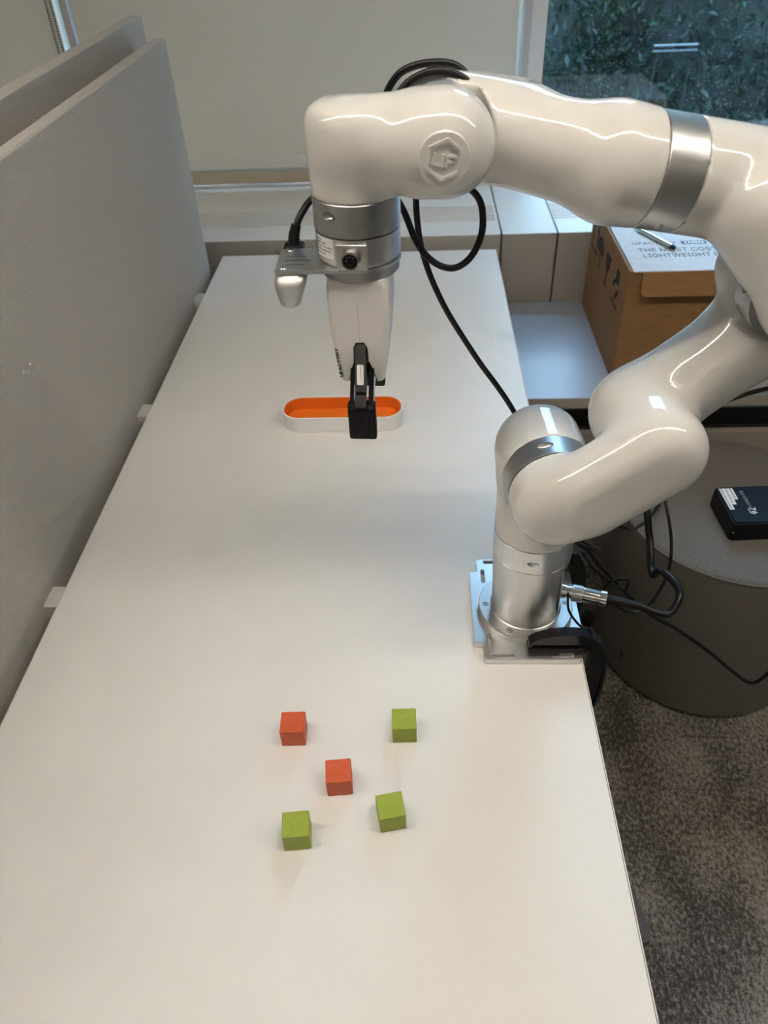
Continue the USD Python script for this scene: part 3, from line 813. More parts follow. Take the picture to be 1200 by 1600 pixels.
part(cb, 'sticker', place(poly(rrect(-0.027, -0.010, 0.080, 0.112, 0.001), 0.0003), np.array([BX, BY, 0]) + pd * 0.0431, pt, Z_, pd), 'label_white', smooth=False)
part(cb, 'connector_plate', place(box(-0.020, 0.020, 0.032, 0.112, 0, 0.0012, 0.0005, 2), np.array([BX, BY, 0]) + pd * 0.0432, pt, Z_, pd), 'aluminium_light')
sock = np.array([BX, BY, 0.0575]) + pd * 0.0444
part(cb, 'socket', lathe_on([(0, 0), (0.0095, 0), (0.0095, 0.006), (0.0082, 0.006), (0.0082, 0.010), (0, 0.010)], sock, pd, 32), 'nickel')


def dimpled(origin, axis, r, h, dirs, mname, name, size=(0.0095, 0.0048), off=0.5):
    """Joint ring with eye-shaped dimples."""
    a, b_, c_ = frame(axis)
    g = 0.00025
    ringm = place(lathe([(0, g), (r - 0.0006, g), (r, g + 0.0006), (r, h - g - 0.0006), (r - 0.0006, h - g), (0, h - g)], 128), origin, a, b_, c_)
    for d_ in dirs:
        d_ = unit(np.asarray(d_) - np.dot(d_, c_) * c_)
        tg = np.cross(c_, d_)
        e = m3.Manifold.sphere(1.0, 40).scale((size[0], size[1], 0.0055))
        ringm = ringm - place(e, np.asarray(origin) + c_ * h * off + d_ * (r + 0.0009), tg, c_, d_)
    return part(arm, name, ringm, mname, smooth=35)


vw = unit(np.array([0, 0, CAM_H]) - J2)
a1 = np.array([-0.12, -0.99, 0])
dimpled((BX, BY, 0.1267), Z_, 0.0501, 0.1623 - 0.1267, (a1, -a1), 'aluminium_light', 'joint_ring', (0.0075, 0.0042))


def sd_shoulder(p):
    a = capsule(p, np.array([BX, BY, 0.05]), np.array([BX, BY, 0.235]), 0.0501)
    b_ = rcyl(p, J2, N_, -0.060, L0 + 0.05, 0.0507, 0.030)
    d = smin(a, b_, 0.030)
    d = smax(d, (p - J2) @ N_ - L0 + np.maximum(0, 0) , 0.0012)
    # lower front: keep the column's round, clear of the ring above it
    ring_ = rcyl(p, J2, N_, L0 - 0.002, 0.2, 0.0525, 0.001)
    e = smax(a, -ring_, 0.022)
    d = np.minimum(d, smax(e, (p[:, 2] - 0.245), 0.004))
    return smax(d, 0.1625 - p[:, 2], 0.0012)


lo, hi = np.array([BX - 0.062, BY - 0.072, 0.155]), np.array([BX + 0.062, BY + 0.072, 0.325])
part(arm, 'shoulder', sdf_mesh(sd_shoulder, lo, hi, 0.0024), 'robot_white', smooth=40)
dimpled(J2 + N_ * L0, N_, 0.0505, L1 - L0, (H_ * 0.22 + Z_, -H_ * 0.22 - Z_), 'aluminium_dark', 'joint_ring', (0.0095, 0.0048))


def P2(u, v, w):
    return J2 + U2 * u + V2 * v + N_ * w


def sd_upper(p):
    w = (p - J2) @ N_
    hub = rcyl(p, J2, N_, L0 - 0.03, 0.110, 0.0505, 0.030)
    hub = smax(hub, L1 + 0.0003 - w, 0.0012)
    front = slab(p, P2(0.034, 0, 0), P2(0.113, 0, 0), 0.0500, 0.0490, N_, 0.058, 0.122, 0.0315)
    cross = capsule(p, P2(0.113, 0, 0.062), P2(0.115, 0, 0.014), 0.0490, 0.0470)
    back = capsule(p, P2(0.116, 0, 0.014), P2(0.262, 0.000, 0.000), 0.0468, 0.0440)
    head = rcyl(p, J3, N_, -0.052, L0, 0.0380, 0.026)
    neck = capsule(p, P2(0.248, 0.000, -0.004), P2(0.286, 0.048, -0.008), 0.039, 0.032)
    d = smin(front, cross, 0.022)
    d = smin(d, hub, 0.024)
    b_ = smin(back, neck, 0.04)
    b_ = smin(b_, head, 0.02)
    d = smin(d, b_, 0.030)
    # clearances: the joint ring and shoulder at J2, the ring and elbow at J3
    c2 = rcyl(p, J2, N_, -0.2, L1 + 0.0002, 0.0545, 0.001)
    d = smax(d, -c2, 0.006)
    c3 = rcyl(p, J3, N_, L0 - 0.0003, 0.25, 0.049, 0.001)
    return smax(d, -c3, 0.004)


pts = np.array([J2, P2(0.115, 0, 0), J3, P2(0.115, 0, 0.1), P2(0, 0, 0.1)])
lo, hi = pts.min(0) - 0.068, pts.max(0) + 0.068
part(arm, 'upper_arm', sdf_mesh(sd_upper, lo, hi, 0.0028), 'robot_white', smooth=40)
dimpled(J3 + N_ * L0, N_, 0.0390, L1 - L0, (-H_ - Z_ * 0.3, H_ + Z_ * 0.3), 'aluminium_dark', 'joint_ring')

S4A, S4B = 0.1233, 0.1585


def P3(s, q, w):
    return J3 + E3 * s + Q3 * q + N_ * w


def sd_elbow(p):
    w = (p - J3) @ N_
    s = (p - K) @ E3
    hub = rcyl(p, J3 - E3 * 0.008, N_, L0 - 0.03, 0.112, 0.0360, 0.028)
    hub = smax(hub, L1 + 0.0003 - w, 0.0012)
    arm_ = capsule(p, P3(-0.010, 0.004, 0.070), P3(0.054, 0.068, 0.032), 0.0375, 0.0470)
    cyl = rcyl(p, K, E3, -0.045, S4A + 0.05, 0.0490, 0.036)
    d = smin(hub, arm_, 0.02)
    d = smin(d, cyl, 0.012)
    d = smax(d, s - (S4A - 0.0003), 0.0012)
    c3 = rcyl(p, J3, N_, -0.2, L1 + 0.0001, 0.048, 0.001)
    return smax(d, -c3, 0.004)


pts = np.array([J3, J3 + N_ * 0.1, K, K + E3 * 0.1])
lo, hi = pts.min(0) - 0.066, pts.max(0) + 0.066
part(arm, 'elbow', sdf_mesh(sd_elbow, lo, hi, 0.0028), 'robot_white', smooth=40)
d4 = unit(N_ * 0.62 - Q3 * 0.78)
dimpled(K + E3 * S4A, E3, 0.0490, S4B - S4A, (d4, -d4), 'aluminium', 'joint_ring', (0.0085, 0.0042))


def P4(s, q, w):
    return K + E3 * s + Q3 * q + N_ * w


def sd_fore(p):
    s = (p - K) @ E3
    cyl = rcyl(p, K, E3, S4A - 0.05, 0.216, 0.0490, 0.030)
    run = capsule(p, P4(0.190, 0.0, -0.008), P4(0.322, 0, -0.050), 0.0440, 0.0385)
    head = slab(p, J5, P4(0.262, 0, 0), 0.0390, 0.0420, N_, -0.098, -0.030, 0.020)
    d = smin(cyl, run, 0.030)
    d = smin(d, head, 0.024)
    d = smax(d, S4B + 0.0003 - s, 0.0012)
    c5 = rcyl(p, J5, N_, -0.0315, 0.2, 0.046, 0.001)
    return smax(d, -c5, 0.006)


pts = np.array([K + E3 * S4B, J5, J5 - N_ * 0.08])
lo, hi = pts.min(0) - 0.056, pts.max(0) + 0.056
part(arm, 'forearm', sdf_mesh(sd_fore, lo, hi, 0.0026), 'robot_white', smooth=40)
dimpled(J5 - N_ * 0.0310, N_, 0.0385, 0.0125, (), 'aluminium', 'joint_ring')


def sd_wrist(p):
    w = (p - J5) @ N_
    z = p[:, 2] - W[2]
    hub = rcyl(p, J5, N_, -0.05, 0.0615, 0.0395, 0.036)
    tube_ = slab(p, J5, J5 + H_ * 0.016, 0.0395, 0.0388, N_, -0.030, 0.0610, 0.036)
    tb2 = capsule(p, J5 + N_ * 0.019, W + N_ * 0.007, 0.0385, 0.0350)
    colm = rcyl(p, W, Z_, -0.08, 0.0330, 0.0395, 0.016)
    d = smin(np.minimum(hub, tube_), tb2, 0.022)
    d = smin(d, colm, 0.016)
    d = smax(d, -0.0180 - w, 0.0012)
    return smax(d, -0.0400 - z, 0.0012)


pts = np.array([J5 - N_ * 0.03, J5 + N_ * 0.07, W])
lo, hi = pts.min(0) - 0.05, pts.max(0) + 0.05
wr = part(arm, 'wrist', sdf_mesh(sd_wrist, lo, hi, 0.0022), 'robot_white', smooth=40)
# round badge with raised hexagon and letters
bc = J5 + N_ * 0.0612 + H_ * 0.0045
bx, by = -H_, Z_
part(wr, 'badge', place(lathe([(0, 0), (0.0212, 0), (0.0212, 0.0012), (0.0204, 0.0020), (0, 0.0020)], 64), bc, bx, by, N_), 'badge_white', label='round white badge')


def hexa(r):
    return sg.Polygon([(r * math.cos(a), r * math.sin(a)) for a in np.radians(np.arange(6) * 60 + 90 - 10)]).buffer(-0.001).buffer(0.001)


part(wr, 'badge_hexagon', place(poly(hexa(0.0166).difference(hexa(0.0138)), 0.0016), bc + N_ * 0.0019, bx, by, N_), 'badge_white', smooth=20)
ra = math.radians(-11)
lx, ly = bx * math.cos(ra) + by * math.sin(ra), -bx * math.sin(ra) + by * math.cos(ra)
sw = 0.0021
uu = sg.LineString([(-0.0083, 0.0042), (-0.0083, -0.0022), (-0.0066, -0.0042), (-0.0012, -0.0042), (-0.0012, 0.0042)]).buffer(sw / 2, cap_style=2, join_style=2)
ff = sg.LineString([(0.0022, -0.0052), (0.0022, 0.0020), (0.0040, 0.0036), (0.0092, 0.0036)]).buffer(sw / 2, cap_style=2, join_style=2).union(sg.LineString([(0.0022, -0.0010), (0.0082, -0.0010)]).buffer(sw / 2, cap_style=2))
for g_ in (uu, ff):
    part(wr, 'badge_letter', place(poly(g_, 0.0015), bc + N_ * 0.0019, lx, ly, N_), 'badge_white', smooth=20)

# last joint: ring, collar with plug socket and sticker
T6A, T6B, T6C = W[2] - 0.0402, W[2] - 0.0696, W[2] - 0.0968
f6 = unit(np.array([-0.10, -0.995, 0]))           # the way the socket looks
x6 = np.cross(f6, Z_) * -1
x6 = x6 if x6[0] > 0 else -x6
dimpled((W[0], W[1], T6B), Z_, 0.0395, T6A - T6B, (f6 - x6 * 0.55, -f6 + x6 * 0.55), 'aluminium_dark', 'joint_ring', (0.0072, 0.0042), 0.62)
o6 = np.array([W[0], W[1], 0])
colr = lathe([(0, T6C), (0.0370, T6C), (0.0392, T6C + 0.003), (0.0392, T6B - 0.0006), (0, T6B - 0.0006)], 128).translate((W[0], W[1], 0))
colr = colr - place(box(-0.0150, 0.0150, T6C - 0.01, T6B - 0.0022, 0, 0.02), o6 + f6 * 0.0372, x6, Z_, f6)
cl6 = part(arm, 'tool_collar', colr, 'aluminium_light')
part(cl6, 'socket_plate', place(box(-0.0142, 0.0142, T6C + 0.0002, T6B - 0.0036, 0, 0.0036, 0.001, 2), o6 + f6 * 0.0374, x6, Z_, f6), 'aluminium_light')
sk = o6 + f6 * 0.0412 + Z_ * (T6C + 0.0122)
so = lathe_on([(0, 0), (0.0088, 0), (0.0088, 0.0030), (0.0078, 0.0034), (0.0078, 0.0085), (0, 0.0085)], sk, f6, 40) - lathe_on([(0, 0.004), (0.0066, 0.004), (0.0066, 0.02), (0, 0.02)], sk, f6, 40)
part(cl6, 'socket', so, 'steel')
part(cl6, 'socket_insert', lathe_on([(0, 0.0036), (0.0065, 0.0036), (0.0065, 0.0062), (0, 0.0062)], sk, f6, 32), 'black_plastic')
pins = m3.Manifold.compose([lathe_on([(0, 0.006), (0.0006, 0.006), (0.0006, 0.0074), (0, 0.0074)], sk + x6 * 0.0038 * math.cos(a) + Z_ * 0.0038 * math.sin(a), f6, 10) for a in np.arange(8) * math.pi / 4])
part(cl6, 'socket_pins', pins, 'steel')


def on_cyl(mesh, ctr, r, a0):
    """Wraps flat lettering or a sticker (x along the arc, y up) round a vertical cylinder."""
    v, f = verts_faces(mesh)
    a = a0 + v[:, 0] / r
    rr = r + v[:, 2]
    return trimesh.Trimesh(np.stack([ctr[0] + rr * np.cos(a), ctr[1] + rr * np.sin(a), v[:, 1]], 1), f, process=False)


a6 = math.atan2(f6[1], f6[0])
stk = m3.Manifold.cube((0.0230, 0.0180, 0.0003)).refine_to_length(0.0015)
part(cl6, 'sticker', on_cyl(stk.translate((-0.0400, T6B - 0.0195, 0)), W, 0.0392, a6), 'label_white', smooth=True)
for k, (tx_, wd) in enumerate((('CAUTION', 0.007), ('ROBOT HAND', 0.013), ('Max payload 5 kg at flange', 0.020), ('Read the manual before use', 0.019), ('Serial no. 06', 0.012))):
    ln = text_on(tx_, 0.0015, (0, 0, 0), (1, 0, 0), (0, 1, 0), depth=0.0002, width=wd)
    ln.apply_translation((-0.0392, T6B - 0.0045 - k * 0.0030, 0.0003))
    part(cl6, 'lettering', on_cyl(ln, W, 0.0392, a6), 'print_grey', smooth=False)

# ------------------------------------------------------------------ camera bracket and wrist camera
kb = thing('wrist_camera', 'silver camera hanging from a flat bracket at the left of the robot hand', 'camera', (-0.118, 0.68, 0.49))
ZP = T6C - 0.0034
discp = sg.Point(W[0], W[1]).buffer(0.0392, 32)
ear = rrect(-0.1295, -0.078, 0.6585, 0.7120, 0.006)
web = sg.Polygon([(-0.09, 0.6585), (-0.0775, 0.6585), (-0.060, 0.6570), (-0.050, 0.657), (-0.050, 0.735), (-0.065, 0.733), (-0.080, 0.712), (-0.09, 0.712)])
pl = discp.union(ear).union(web).buffer(0.004).buffer(-0.004)
for y, x0, x1 in ((0.6925, -0.1210, -0.1050), (0.6835, -0.1215, -0.0990), (0.6740, -0.1205, -0.1045)):
    pl = pl.difference(sg.LineString([(x0, y), (x1, y)]).buffer(0.0011))
brk = part(kb, 'bracket', poly(pl, 0.0029, ZP + 0.0001), 'aluminium_light')
for x, y in ((-0.1195, 0.7050), (-0.1215, 0.6635)):
    part(brk, 'screw', (lathe([(0, 0), (0.0029, 0), (0.0029, 0.0012), (0.0022, 0.0020), (0, 0.0020)], 20) - m3.Manifold.cylinder(0.01, 0.0012, 0.0012, 6).translate((0, 0, 0.0009))).translate((x, y, ZP + 0.003)), 'steel')
# tapered case, looking down
sec = []
for z, x0, x1, y0, y1, r in ((ZP - 0.0006, -0.1275, -0.1030, 0.660, 0.7130, 0.008), (ZP - 0.0050, -0.1305, -0.1010, 0.6535, 0.7145, 0.011), (ZP - 0.0100, -0.1312, -0.1018, 0.6520, 0.7145, 0.011), (ZP - 0.0220, -0.1297, -0.1065, 0.6540, 0.708, 0.010), (ZP - 0.0300, -0.1280, -0.1090, 0.6560, 0.704, 0.009), (ZP - 0.0316, -0.1262, -0.1108, 0.6580, 0.702, 0.007)):
    sec.append(poly(rrect(x0, x1, y0, y1, r, 10), 0.0001, z - 0.0001))
case = None
for a, b_ in zip(sec[:-1], sec[1:]):
    h_ = m3.Manifold.hull(a + b_)
    case = h_ if case is None else case + h_
part(kb, 'case', case, 'aluminium_satin', smooth=40)
part(kb, 'window', poly(rrect(-0.1235, -0.1140, 0.662, 0.698, 0.004), 0.0006, ZP - 0.0322), 'black_gloss')
part(kb, 'printed_mark', text_on('c', 0.003, (-0.118, 0.6537, ZP - 0.018), (1, 0, 0), (0, 0.06, 1), width=0.005), 'print_grey', smooth=False)

# ------------------------------------------------------------------ gripper
gy = math.radians(-3)
GX = np.array([math.cos(gy), math.sin(gy), 0])
GB = np.array([math.sin(gy), -math.cos(gy), 0])     # towards the near side
GO = np.array([W[0], W[1], 0])
gr = thing('robot_gripper', 'white two-finger gripper with black fingers hanging from the robot wrist', 'gripper', (W[0], W[1], 0.35))


def G(mf):
    return place(mf, GO, GX, GB, Z_) if np.dot(np.cross(GX, GB), Z_) > 0 else place(mf.mirror((0, 1, 0)), GO, GX, -GB, Z_)


part(gr, 'mount_ring', lathe([(0, 0.5075), (0.0345, 0.5075), (0.0372, 0.5105), (0.0372, ZP - 0.0005), (0, ZP - 0.0005)], 96).translate((W[0], W[1], 0)), 'aluminium_dark')
secs = [(0.5110, 0.0250, 0.029, 0.007), (0.5095, 0.0275, 0.0325, 0.0065), (0.5040, 0.0292, 0.0340, 0.006), (0.4730, 0.0291, 0.0355, 0.006), (0.4520, 0.0275, 0.0358, 0.006), (0.4316, 0.0255, 0.0355, 0.006), (0.4090, 0.0228, 0.034, 0.006), (0.4050, 0.0215, 0.033, 0.006), (0.4030, 0.0180, 0.029, 0.005)]
body = None
pr = [poly(rrect(-w_, w_, -d_, d_, r_, 8), 0.0001, z_ - 0.00005) for z_, w_, d_, r_ in secs]
for a, b_ in zip(pr[:-1], pr[1:]):
    h_ = m3.Manifold.hull(a + b_)
    body = h_ if body is None else body + h_
slot = sg.Polygon([(-0.0075, 0.38), (-0.0135, 0.38), (-0.0135, 0.4085), (-0.0110, 0.4170), (-0.0074, 0.4270), (-0.0069, 0.4440), (-0.0040, 0.4490), (0.0040, 0.4490), (0.0069, 0.4440), (0.0076, 0.4290), (0.0120, 0.4185), (0.0145, 0.4085), (0.0145, 0.38)])
for sgn in (1, -1):
    pz = poly(slot, 0.030)                                   # x, z, depth
    pz = place(pz, (0, 0, 0), (1, 0, 0), (0, 0, 1), (0, -1, 0))
    pz = pz.translate((0, 0.046, 0)) if sgn > 0 else pz.translate((0, -0.016, 0))
    body = body - pz
seam = box(-0.00018, 0.00018, 0.0346, 0.05, 0.4475, 0.52)
gbd = part(gr, 'body', G(body - seam), 'gripper_white', smooth=28)
part(gr, 'inner_block', G(box(-0.0145, 0.0145, -0.0155, 0.0155, 0.3985, 0.4485, 0.001, 2)), 'black_matte')
for sgn in (1, -1):
    def GG(mf):
        return G(mf if sgn > 0 else mf.mirror((0, 1, 0)))

    def side(poly_bz, a0, a1):
        return place(poly(sg.Polygon(poly_bz).buffer(0.0008), a1 - a0), (a0, 0, 0), (0, 1, 0), (0, 0, 1), (1, 0, 0))
    fg = part(gr, 'finger', GG(side([(0.017, 0.425), (0.030, 0.425), (0.050, 0.402), (0.0575, 0.3915), (0.0575, 0.388), (0.046, 0.388), (0.040, 0.398), (0.020, 0.408)], -0.0110, -0.0070)
                            + side([(0.017, 0.425), (0.030, 0.425), (0.050, 0.402), (0.0575, 0.3915), (0.0575, 0.388), (0.046, 0.388), (0.040, 0.398), (0.020, 0.408)], 0.0075, 0.0125)
                            + box(-0.0110, 0.0125, 0.018, 0.026, 0.409, 0.418, 0.001, 2)), 'black_gloss')
    lk = part(gr, 'link', GG(side([(0.027, 0.4455), (0.0345, 0.4465), (0.0385, 0.440), (0.0535, 0.4055), (0.050, 0.400), (0.044, 0.402), (0.030, 0.432)], -0.0053, 0.0053)), 'dark_grey_plastic', label='dark grey finger link')
    part(gr, 'knuckle', GG(side([(0.046, 0.402), (0.0545, 0.400), (0.0585, 0.3925), (0.056, 0.388), (0.047, 0.388)], -0.0058, 0.0050)), 'dark_grey_plastic')
    tip = box(-0.0140, 0.0140, 0.046, 0.0575, 0.3500, 0.3915, 0.0022)
    tp_ = part(gr, 'fingertip', GG(tip), 'black_plastic')
    pz = sg.Polygon([(-0.0085, 0.3850), (0.0075, 0.3850), (0.0075, 0.3575), (0.0040, 0.3530), (-0.0050, 0.3530), (-0.0085, 0.3575)]).buffer(0.0005)
    plate = place(poly(pz, 0.0008), (0, 0, 0), (1, 0, 0), (0, 0, 1), (0, -1, 0)).translate((0, 0.0581, 0))
    for zz in (0.3735, 0.3625):
        plate = plate - place(m3.Manifold.cylinder(0.004, 0.0021, 0.0021, 20), (-0.0005, 0.0600, zz), (1, 0, 0), (0, 0, 1), (0, -1, 0))
    part(gr, 'fingertip_plate', GG(plate), 'black_plastic')
    part(gr, 'grip_pad', GG(box(-0.0135, 0.0133, 0.0440, 0.0461, 0.352, 0.389, 0.0008, 2)), 'black_matte')
    if sgn > 0:
        # white sticker on the sloping face of the link
        b0, z0_ = np.array([0.0385, 0.440]), None
        sl = unit(np.array([0, 0.0535 - 0.0385, 0.4055 - 0.440]))
        up_ = -sl
        nr = np.cross(np.array([1.0, 0, 0]), up_)
        nr = nr if nr[1] > 0 else -nr
        oo = np.array([0, 0.0385, 0.440]) + sl * 0.0215 + nr * 0.0009
        to_w = lambda q: GO + GX * q[0] + GB * q[1] + Z_ * q[2]
        dirw = lambda q: GX * q[0] + GB * q[1] + Z_ * q[2]
        part(lk, 'sticker', place(poly(rrect(-0.0033, 0.0033, -0.0098, 0.0098, 0.0014), 0.0003), to_w(oo), GX, dirw(up_), dirw(nr)), 'label_white', smooth=False)
        for tx_, yy, wd in (('P/N 20612344', 0.0086, 0.0112),):
            part(lk, 'lettering', text_on(tx_, 0.0009, to_w(oo + up_ * yy + nr * 0.0003 + np.array([-0.0002, 0, 0])), -dirw(up_), GX, depth=0.0002, width=wd), 'print_grey', smooth=False)
# maker's lettering up the near left edge of the body
o_ = GO + GX * -0.0190 + GB * 0.0338 + Z_ * 0.4105
part(gbd, 'lettering', text_on('UFACTORY', 0.0030, o_ , unit(Z_ + GX * -0.10 + GB * 0.03), unit(-GX - 0.1 * Z_), width=0.0325, bold=True, depth=0.0010), 'print_black', smooth=False)

# ------------------------------------------------------------------ mounting plate, clamps
mp_ = sg.box(0.0830, 0.6238, 0.2085, 0.8090).union(sg.box(0.0715, 0.6510, 0.2163, 0.7835)).buffer(-0.004).buffer(0.004).buffer(0.002).buffer(-0.002)
for x0, y0, x1, y1 in ((0.0905, 0.7640, 0.0905, 0.7845), (0.0920, 0.6430, 0.0920, 0.6640), (0.0955, 0.6300, 0.1205, 0.6300), (0.1720, 0.6300, 0.1960, 0.6300),
                       (0.0955, 0.8030, 0.1205, 0.8030), (0.1720, 0.8030, 0.1960, 0.8030), (0.1975, 0.7640, 0.1975, 0.7845), (0.1975, 0.6430, 0.1975, 0.6640)):
    mp_ = mp_.difference(sg.LineString([(x0, y0), (x1, y1)]).buffer(0.0028))
plm = poly(mp_, 0.0083, 0.0010) + poly(mp_.buffer(-0.0010), 0.0100, 0.0001)
single('mounting_plate', plm, 'aluminium_light', 'silver slotted metal plate under the robot base at the desk edge', 'plate', base=(BX, 0.717, 0), smooth=25)


def clamp(y, label):
    t = thing('clamp', label, 'clamp', (0.215, y, 0), 'black clamps holding the plate')
    outer_ = spline([(0.1395, 0.0300), (0.150, 0.0385), (0.170, 0.0455), (0.192, 0.0475), (0.213, 0.0440), (0.2305, 0.0300), (0.2405, 0.0080), (0.2455, -0.030), (0.2450, -0.075), (0.2380, -0.118)], 8)
    inner_ = spline([(0.2190, -0.118), (0.2215, -0.075), (0.2215, -0.030), (0.2200, 0.0090), (0.2165, 0.0165)], 6)
    pg = sg.Polygon(np.vstack([outer_, inner_, [(0.1750, 0.0190), (0.1640, 0.0165), (0.1395, 0.0150)]])).buffer(0)
    fr = place(poly(pg, 0.010), (0, y + 0.005, 0), (1, 0, 0), (0, 0, 1), (0, -1, 0))
    rib = place(poly(pg.difference(pg.buffer(-0.0042)), 0.014), (0, y + 0.007, 0), (1, 0, 0), (0, 0, 1), (0, -1, 0))
    part(t, 'frame', fr + rib, 'black_gloss')
    part(t, 'jaw', box(0.139, 0.212, y - 0.0095, y + 0.0095, 0.0152, 0.0215, 0.0012, 2), 'black_plastic')
    part(t, 'jaw_pad', box(0.140, 0.180, y - 0.010, y + 0.010, 0.0103, 0.0152, 0.0012, 2), 'black_matte')
    part(t, 'lower_jaw', box(0.150, 0.238, y - 0.010, y + 0.010, -0.118, -0.104, 0.002), 'black_plastic')
    part(t, 'spindle', lathe([(0, -0.104), (0.005, -0.104), (0.005, -0.032), (0.011, -0.030), (0.011, -0.0252), (0, -0.0252)], 24).translate((0.165, y, 0)), 'black_plastic')
    return t


clamp(0.6390, 'black clamp over the near edge of the robot mounting plate')
clamp(0.7950, 'black clamp half hidden behind the robot base')
kn = single('cable_reel', lathe_on([(0, -0.006), (0.0085, -0.006), (0.0118, -0.004), (0.0118, 0.004), (0.0085, 0.006), (0, 0.006)], (0.2290, 0.700, 0.0045), (0.1, -0.9, 0.45), 32), 'black_gloss', 'small round black cable disc beside the desk edge, above the near clamp', 'disc', base=(0.229, 0.700, 0.0045))

# ------------------------------------------------------------------ cables
pg_ = thing('robot_plug', 'silver knurled plug with its thick black cable leaving the robot base', 'plug', tuple(sock))
kn_ = lathe([(0, 0.0005), (0.0078, 0.0005), (0.0078, 0.007), (0, 0.007)], 40)
tip_ = sock + pd * 0.0101
ax_ = unit(pd + np.array([0, 0, -0.04]))
part(pg_, 'collar', lathe_on([(0, 0), (0.0088, 0), (0.0088, 0.004), (0, 0.004)], tip_, ax_, 40), 'nickel')
ks = lathe([(0, 0.004), (0.0112, 0.004), (0.0115, 0.005), (0.0115, 0.0165), (0.0112, 0.0175), (0, 0.0175)], 96)
for a in np.arange(0, 360, 12):
    ks = ks - box(0.0112, 0.02, -0.0004, 0.0004, 0.003, 0.02).rotate((0, 0, float(a)))
fa_, fb_, fc_ = frame(ax_)
part(pg_, 'knurled_nut', place(ks, tip_, fa_, fb_, fc_), 'aluminium')
part(pg_, 'shell', lathe_on([(0, 0.0175), (0.0104, 0.0175), (0.0104, 0.022), (0.0092, 0.040), (0, 0.040)], tip_, ax_, 40), 'nickel')
part(pg_, 'cord_grip', lathe_on([(0, 0.040), (0.0104, 0.040), (0.0108, 0.042), (0.0108, 0.0475), (0.0100, 0.0485), (0, 0.0485)], tip_, ax_, 40), 'nickel')
ce = tip_ + ax_ * 0.0485
part(pg_, 'strain_relief', tube([ce, ce + ax_ * 0.022], 0.0066, n=4), 'cable_black')
part(pg_, 'cable', tube([ce + ax_ * 0.015, ce + ax_ * 0.04, ce + [0.075, -0.022, -0.004], ce + [0.092, 0.002, 0.012], ce + [0.082, 0.045, 0.006], ce + [0.085, 0.080, -0.035], ce + [0.09, 0.13, -0.02], ce + [0.09, 0.20, 0.03], [0.405, 1.15, 0.02], [0.455, 1.36, -0.10], [0.500, 1.48, -0.148], [0.530, 1.532, -0.1616], [0.548, 1.555, -0.1616], [0.556, 1.575, -0.1616]], 0.0052, n=12), 'cable_black')


def cable(name, label, pts, r, n=12):
    return single(name, tube(pts, r, n=n), 'cable_black', label, 'cable', base=pts[0], smooth=True)


# camera lead: bent boot at the camera, over the back of the wrist and round its joint
lead = thing('camera_cable', 'black cable from the wrist camera, looped below the wrist and coiled on its joint', 'cable', (-0.118, 0.72, 0.52))
part(lead, 'plug', box(-0.1285, -0.1085, 0.7130, 0.7290, 0.5060, 0.5240, 0.003), 'black_plastic')
part(lead, 'strain_relief', tube([(-0.1185, 0.721, 0.520), (-0.1180, 0.724, 0.530), (-0.1150, 0.727, 0.5400)], np.linspace(0.0062, 0.0046, 13), n=6), 'black_plastic')
rc = 0.0425


def coil(a, w, k=rc):
    return J5 + N_ * w + k * (math.cos(a) * -H_ + math.sin(a) * Z_)


loop = [(-0.1185, 0.722, 0.521), (-0.1165, 0.727, 0.5350), (-0.1095, 0.735, 0.5480), (-0.0960, 0.752, 0.5580), (-0.060, 0.772, 0.5640), (-0.0290, 0.768, 0.5580), (-0.0135, 0.752, 0.5430), (-0.0020, 0.742, 0.5180), (0.0100, 0.738, 0.5010), (0.0250, 0.736, 0.4910), (0.0400, 0.738, 0.4890), (0.0540, 0.742, 0.4980), (0.0630, 0.746, 0.5160), (0.0645, 0.750, 0.5340), (0.0600, 0.755, 0.5500)]
cpts = [coil(a, w) for a, w in [(math.radians(x), -0.036 - 0.0125 * (x + 20) / 360) for x in range(-20, 400, 24)]]
loop += [tuple(coil(math.radians(-62), -0.040, 0.047))] + [tuple(q) for q in cpts]
down = [coil(math.radians(430), -0.060, 0.046), coil(math.radians(490), -0.072, 0.047), coil(math.radians(550), -0.085, 0.047), (0.000, 0.800, 0.556), (-0.0004, 0.800, 0.5354), (0.0007, 0.800, 0.5138), (0.0046, 0.800, 0.4866), (0.0142, 0.800, 0.4543), (0.0308, 0.800, 0.4163), (0.0513, 0.800, 0.3801), (0.0751, 0.800, 0.3419), (0.0966, 0.800, 0.3107), (0.1187, 0.803, 0.2734), (0.150, 0.806, 0.21), (0.195, 0.800, 0.11), (0.215, 0.79, 0.07), (0.2330, 0.785, 0.056), (0.255, 0.800, 0.036), (0.268, 0.840, 0.000), (0.262, 0.890, -0.034), (0.225, 0.940, -0.048), (0.160, 0.985, -0.036), (0.06, 1.00, -0.031)]
part(lead, 'cord', tube(np.array(loop + [tuple(map(float, q)) for q in down]), 0.0034, n=8, seg=12), 'cable_black', smooth=True)
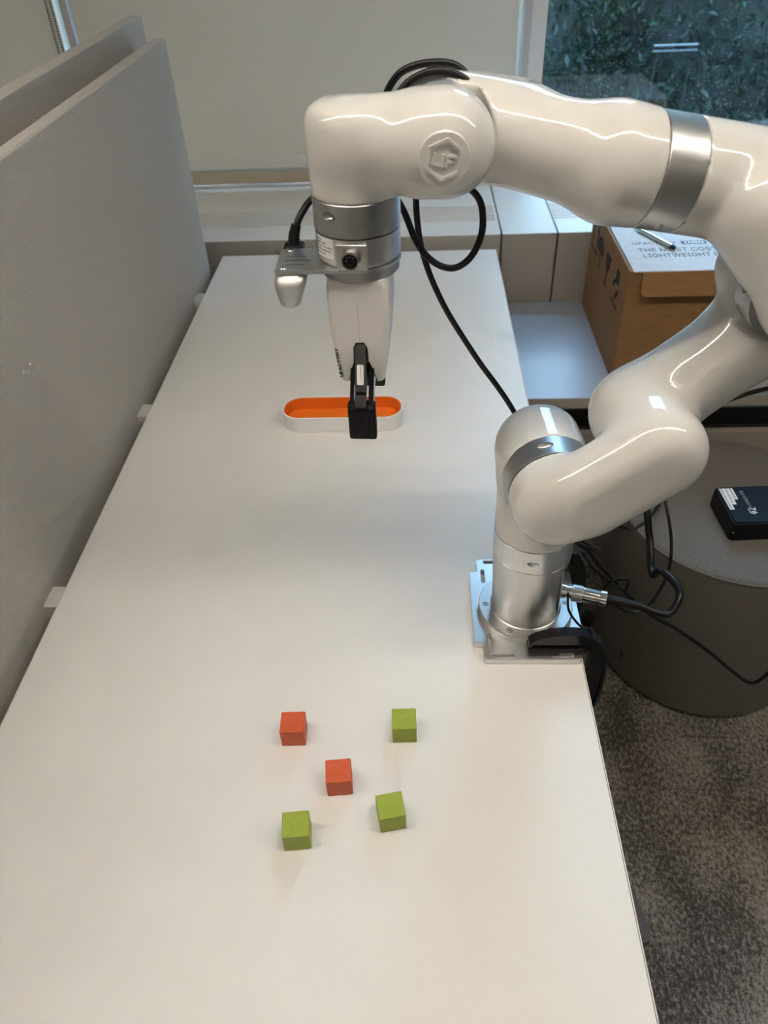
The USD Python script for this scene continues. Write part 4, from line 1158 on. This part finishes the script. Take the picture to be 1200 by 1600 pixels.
cable('long_cable', 'long thin black cable drooping low across the front of the pouf to the small computer', [(0.120, 1.12, -0.030), (0.190, 1.07, -0.034), (0.240, 1.02, -0.06), (0.300, 0.985, -0.145), (0.350, 0.965, -0.200), (0.415, 0.945, -0.262), (0.484, 0.950, -0.318), (0.559, 0.950, -0.385), (0.617, 0.950, -0.444), (0.664, 0.950, -0.480), (0.690, 0.950, -0.440), (0.738, 0.962, -0.350), (0.800, 1.010, -0.280), (0.832, 1.090, -0.2795), (0.815, 1.160, -0.2840), (0.768, 1.200, -0.2680)], 0.0036)
cable('thin_cable', 'thin black wire curling from the base plug down beside the plate', [(0.1905, 0.680, 0.075), (0.1916, 0.668, 0.0572), (0.2047, 0.668, 0.0321), (0.2198, 0.672, 0.0128), (0.2330, 0.690, -0.005), (0.240, 0.72, -0.05)], 0.0016)
cable('loop_cable', 'thin black cable hanging in a small loop below the silver base plug', [(0.233, 0.80, 0.035), (0.2521, 0.785, 0.0125), (0.2841, 0.78, -0.0169), (0.3019, 0.78, -0.0239), (0.300, 0.78, -0.004), (0.280, 0.78, -0.008), (0.2700, 0.78, -0.0325), (0.2907, 0.78, -0.0585), (0.3221, 0.78, -0.0758), (0.3488, 0.79, -0.0659), (0.374, 0.82, -0.030), (0.378, 0.85, 0.01), (0.372, 0.90, 0.05), (0.37, 0.98, 0.06), (0.385, 1.12, 0.02), (0.430, 1.36, -0.10), (0.475, 1.48, -0.152), (0.498, 1.534, -0.1645), (0.508, 1.555, -0.1645), (0.512, 1.575, -0.1645)], 0.0024)
cable('shelf_cable', 'thin black cable from the cabinet top, past the pouf, to the desk underside', [(0.780, 1.565, -0.1632), (0.740, 1.535, -0.1600), (0.700, 1.48, -0.150), (0.640, 1.44, -0.135), (0.615, 1.42, -0.165), (0.585, 1.38, -0.225), (0.545, 1.32, -0.278), (0.49, 1.22, -0.262), (0.42, 1.10, -0.19), (0.37, 1.03, -0.13), (0.30, 1.02, -0.075), (0.22, 1.08, -0.040), (0.12, 1.16, -0.0305)], 0.0034)
cable('shelf_cable', 'thick black cable lying at the cabinet front edge, right of the robot elbow', [(0.585, 1.578, -0.1612), (0.590, 1.535, -0.1605), (0.602, 1.480, -0.158), (0.620, 1.445, -0.160), (0.650, 1.445, -0.148), (0.700, 1.465, -0.138), (0.78, 1.49, -0.130), (0.90, 1.54, -0.150), (1.05, 1.57, -0.1612), (1.30, 1.58, -0.1612)], 0.0055)
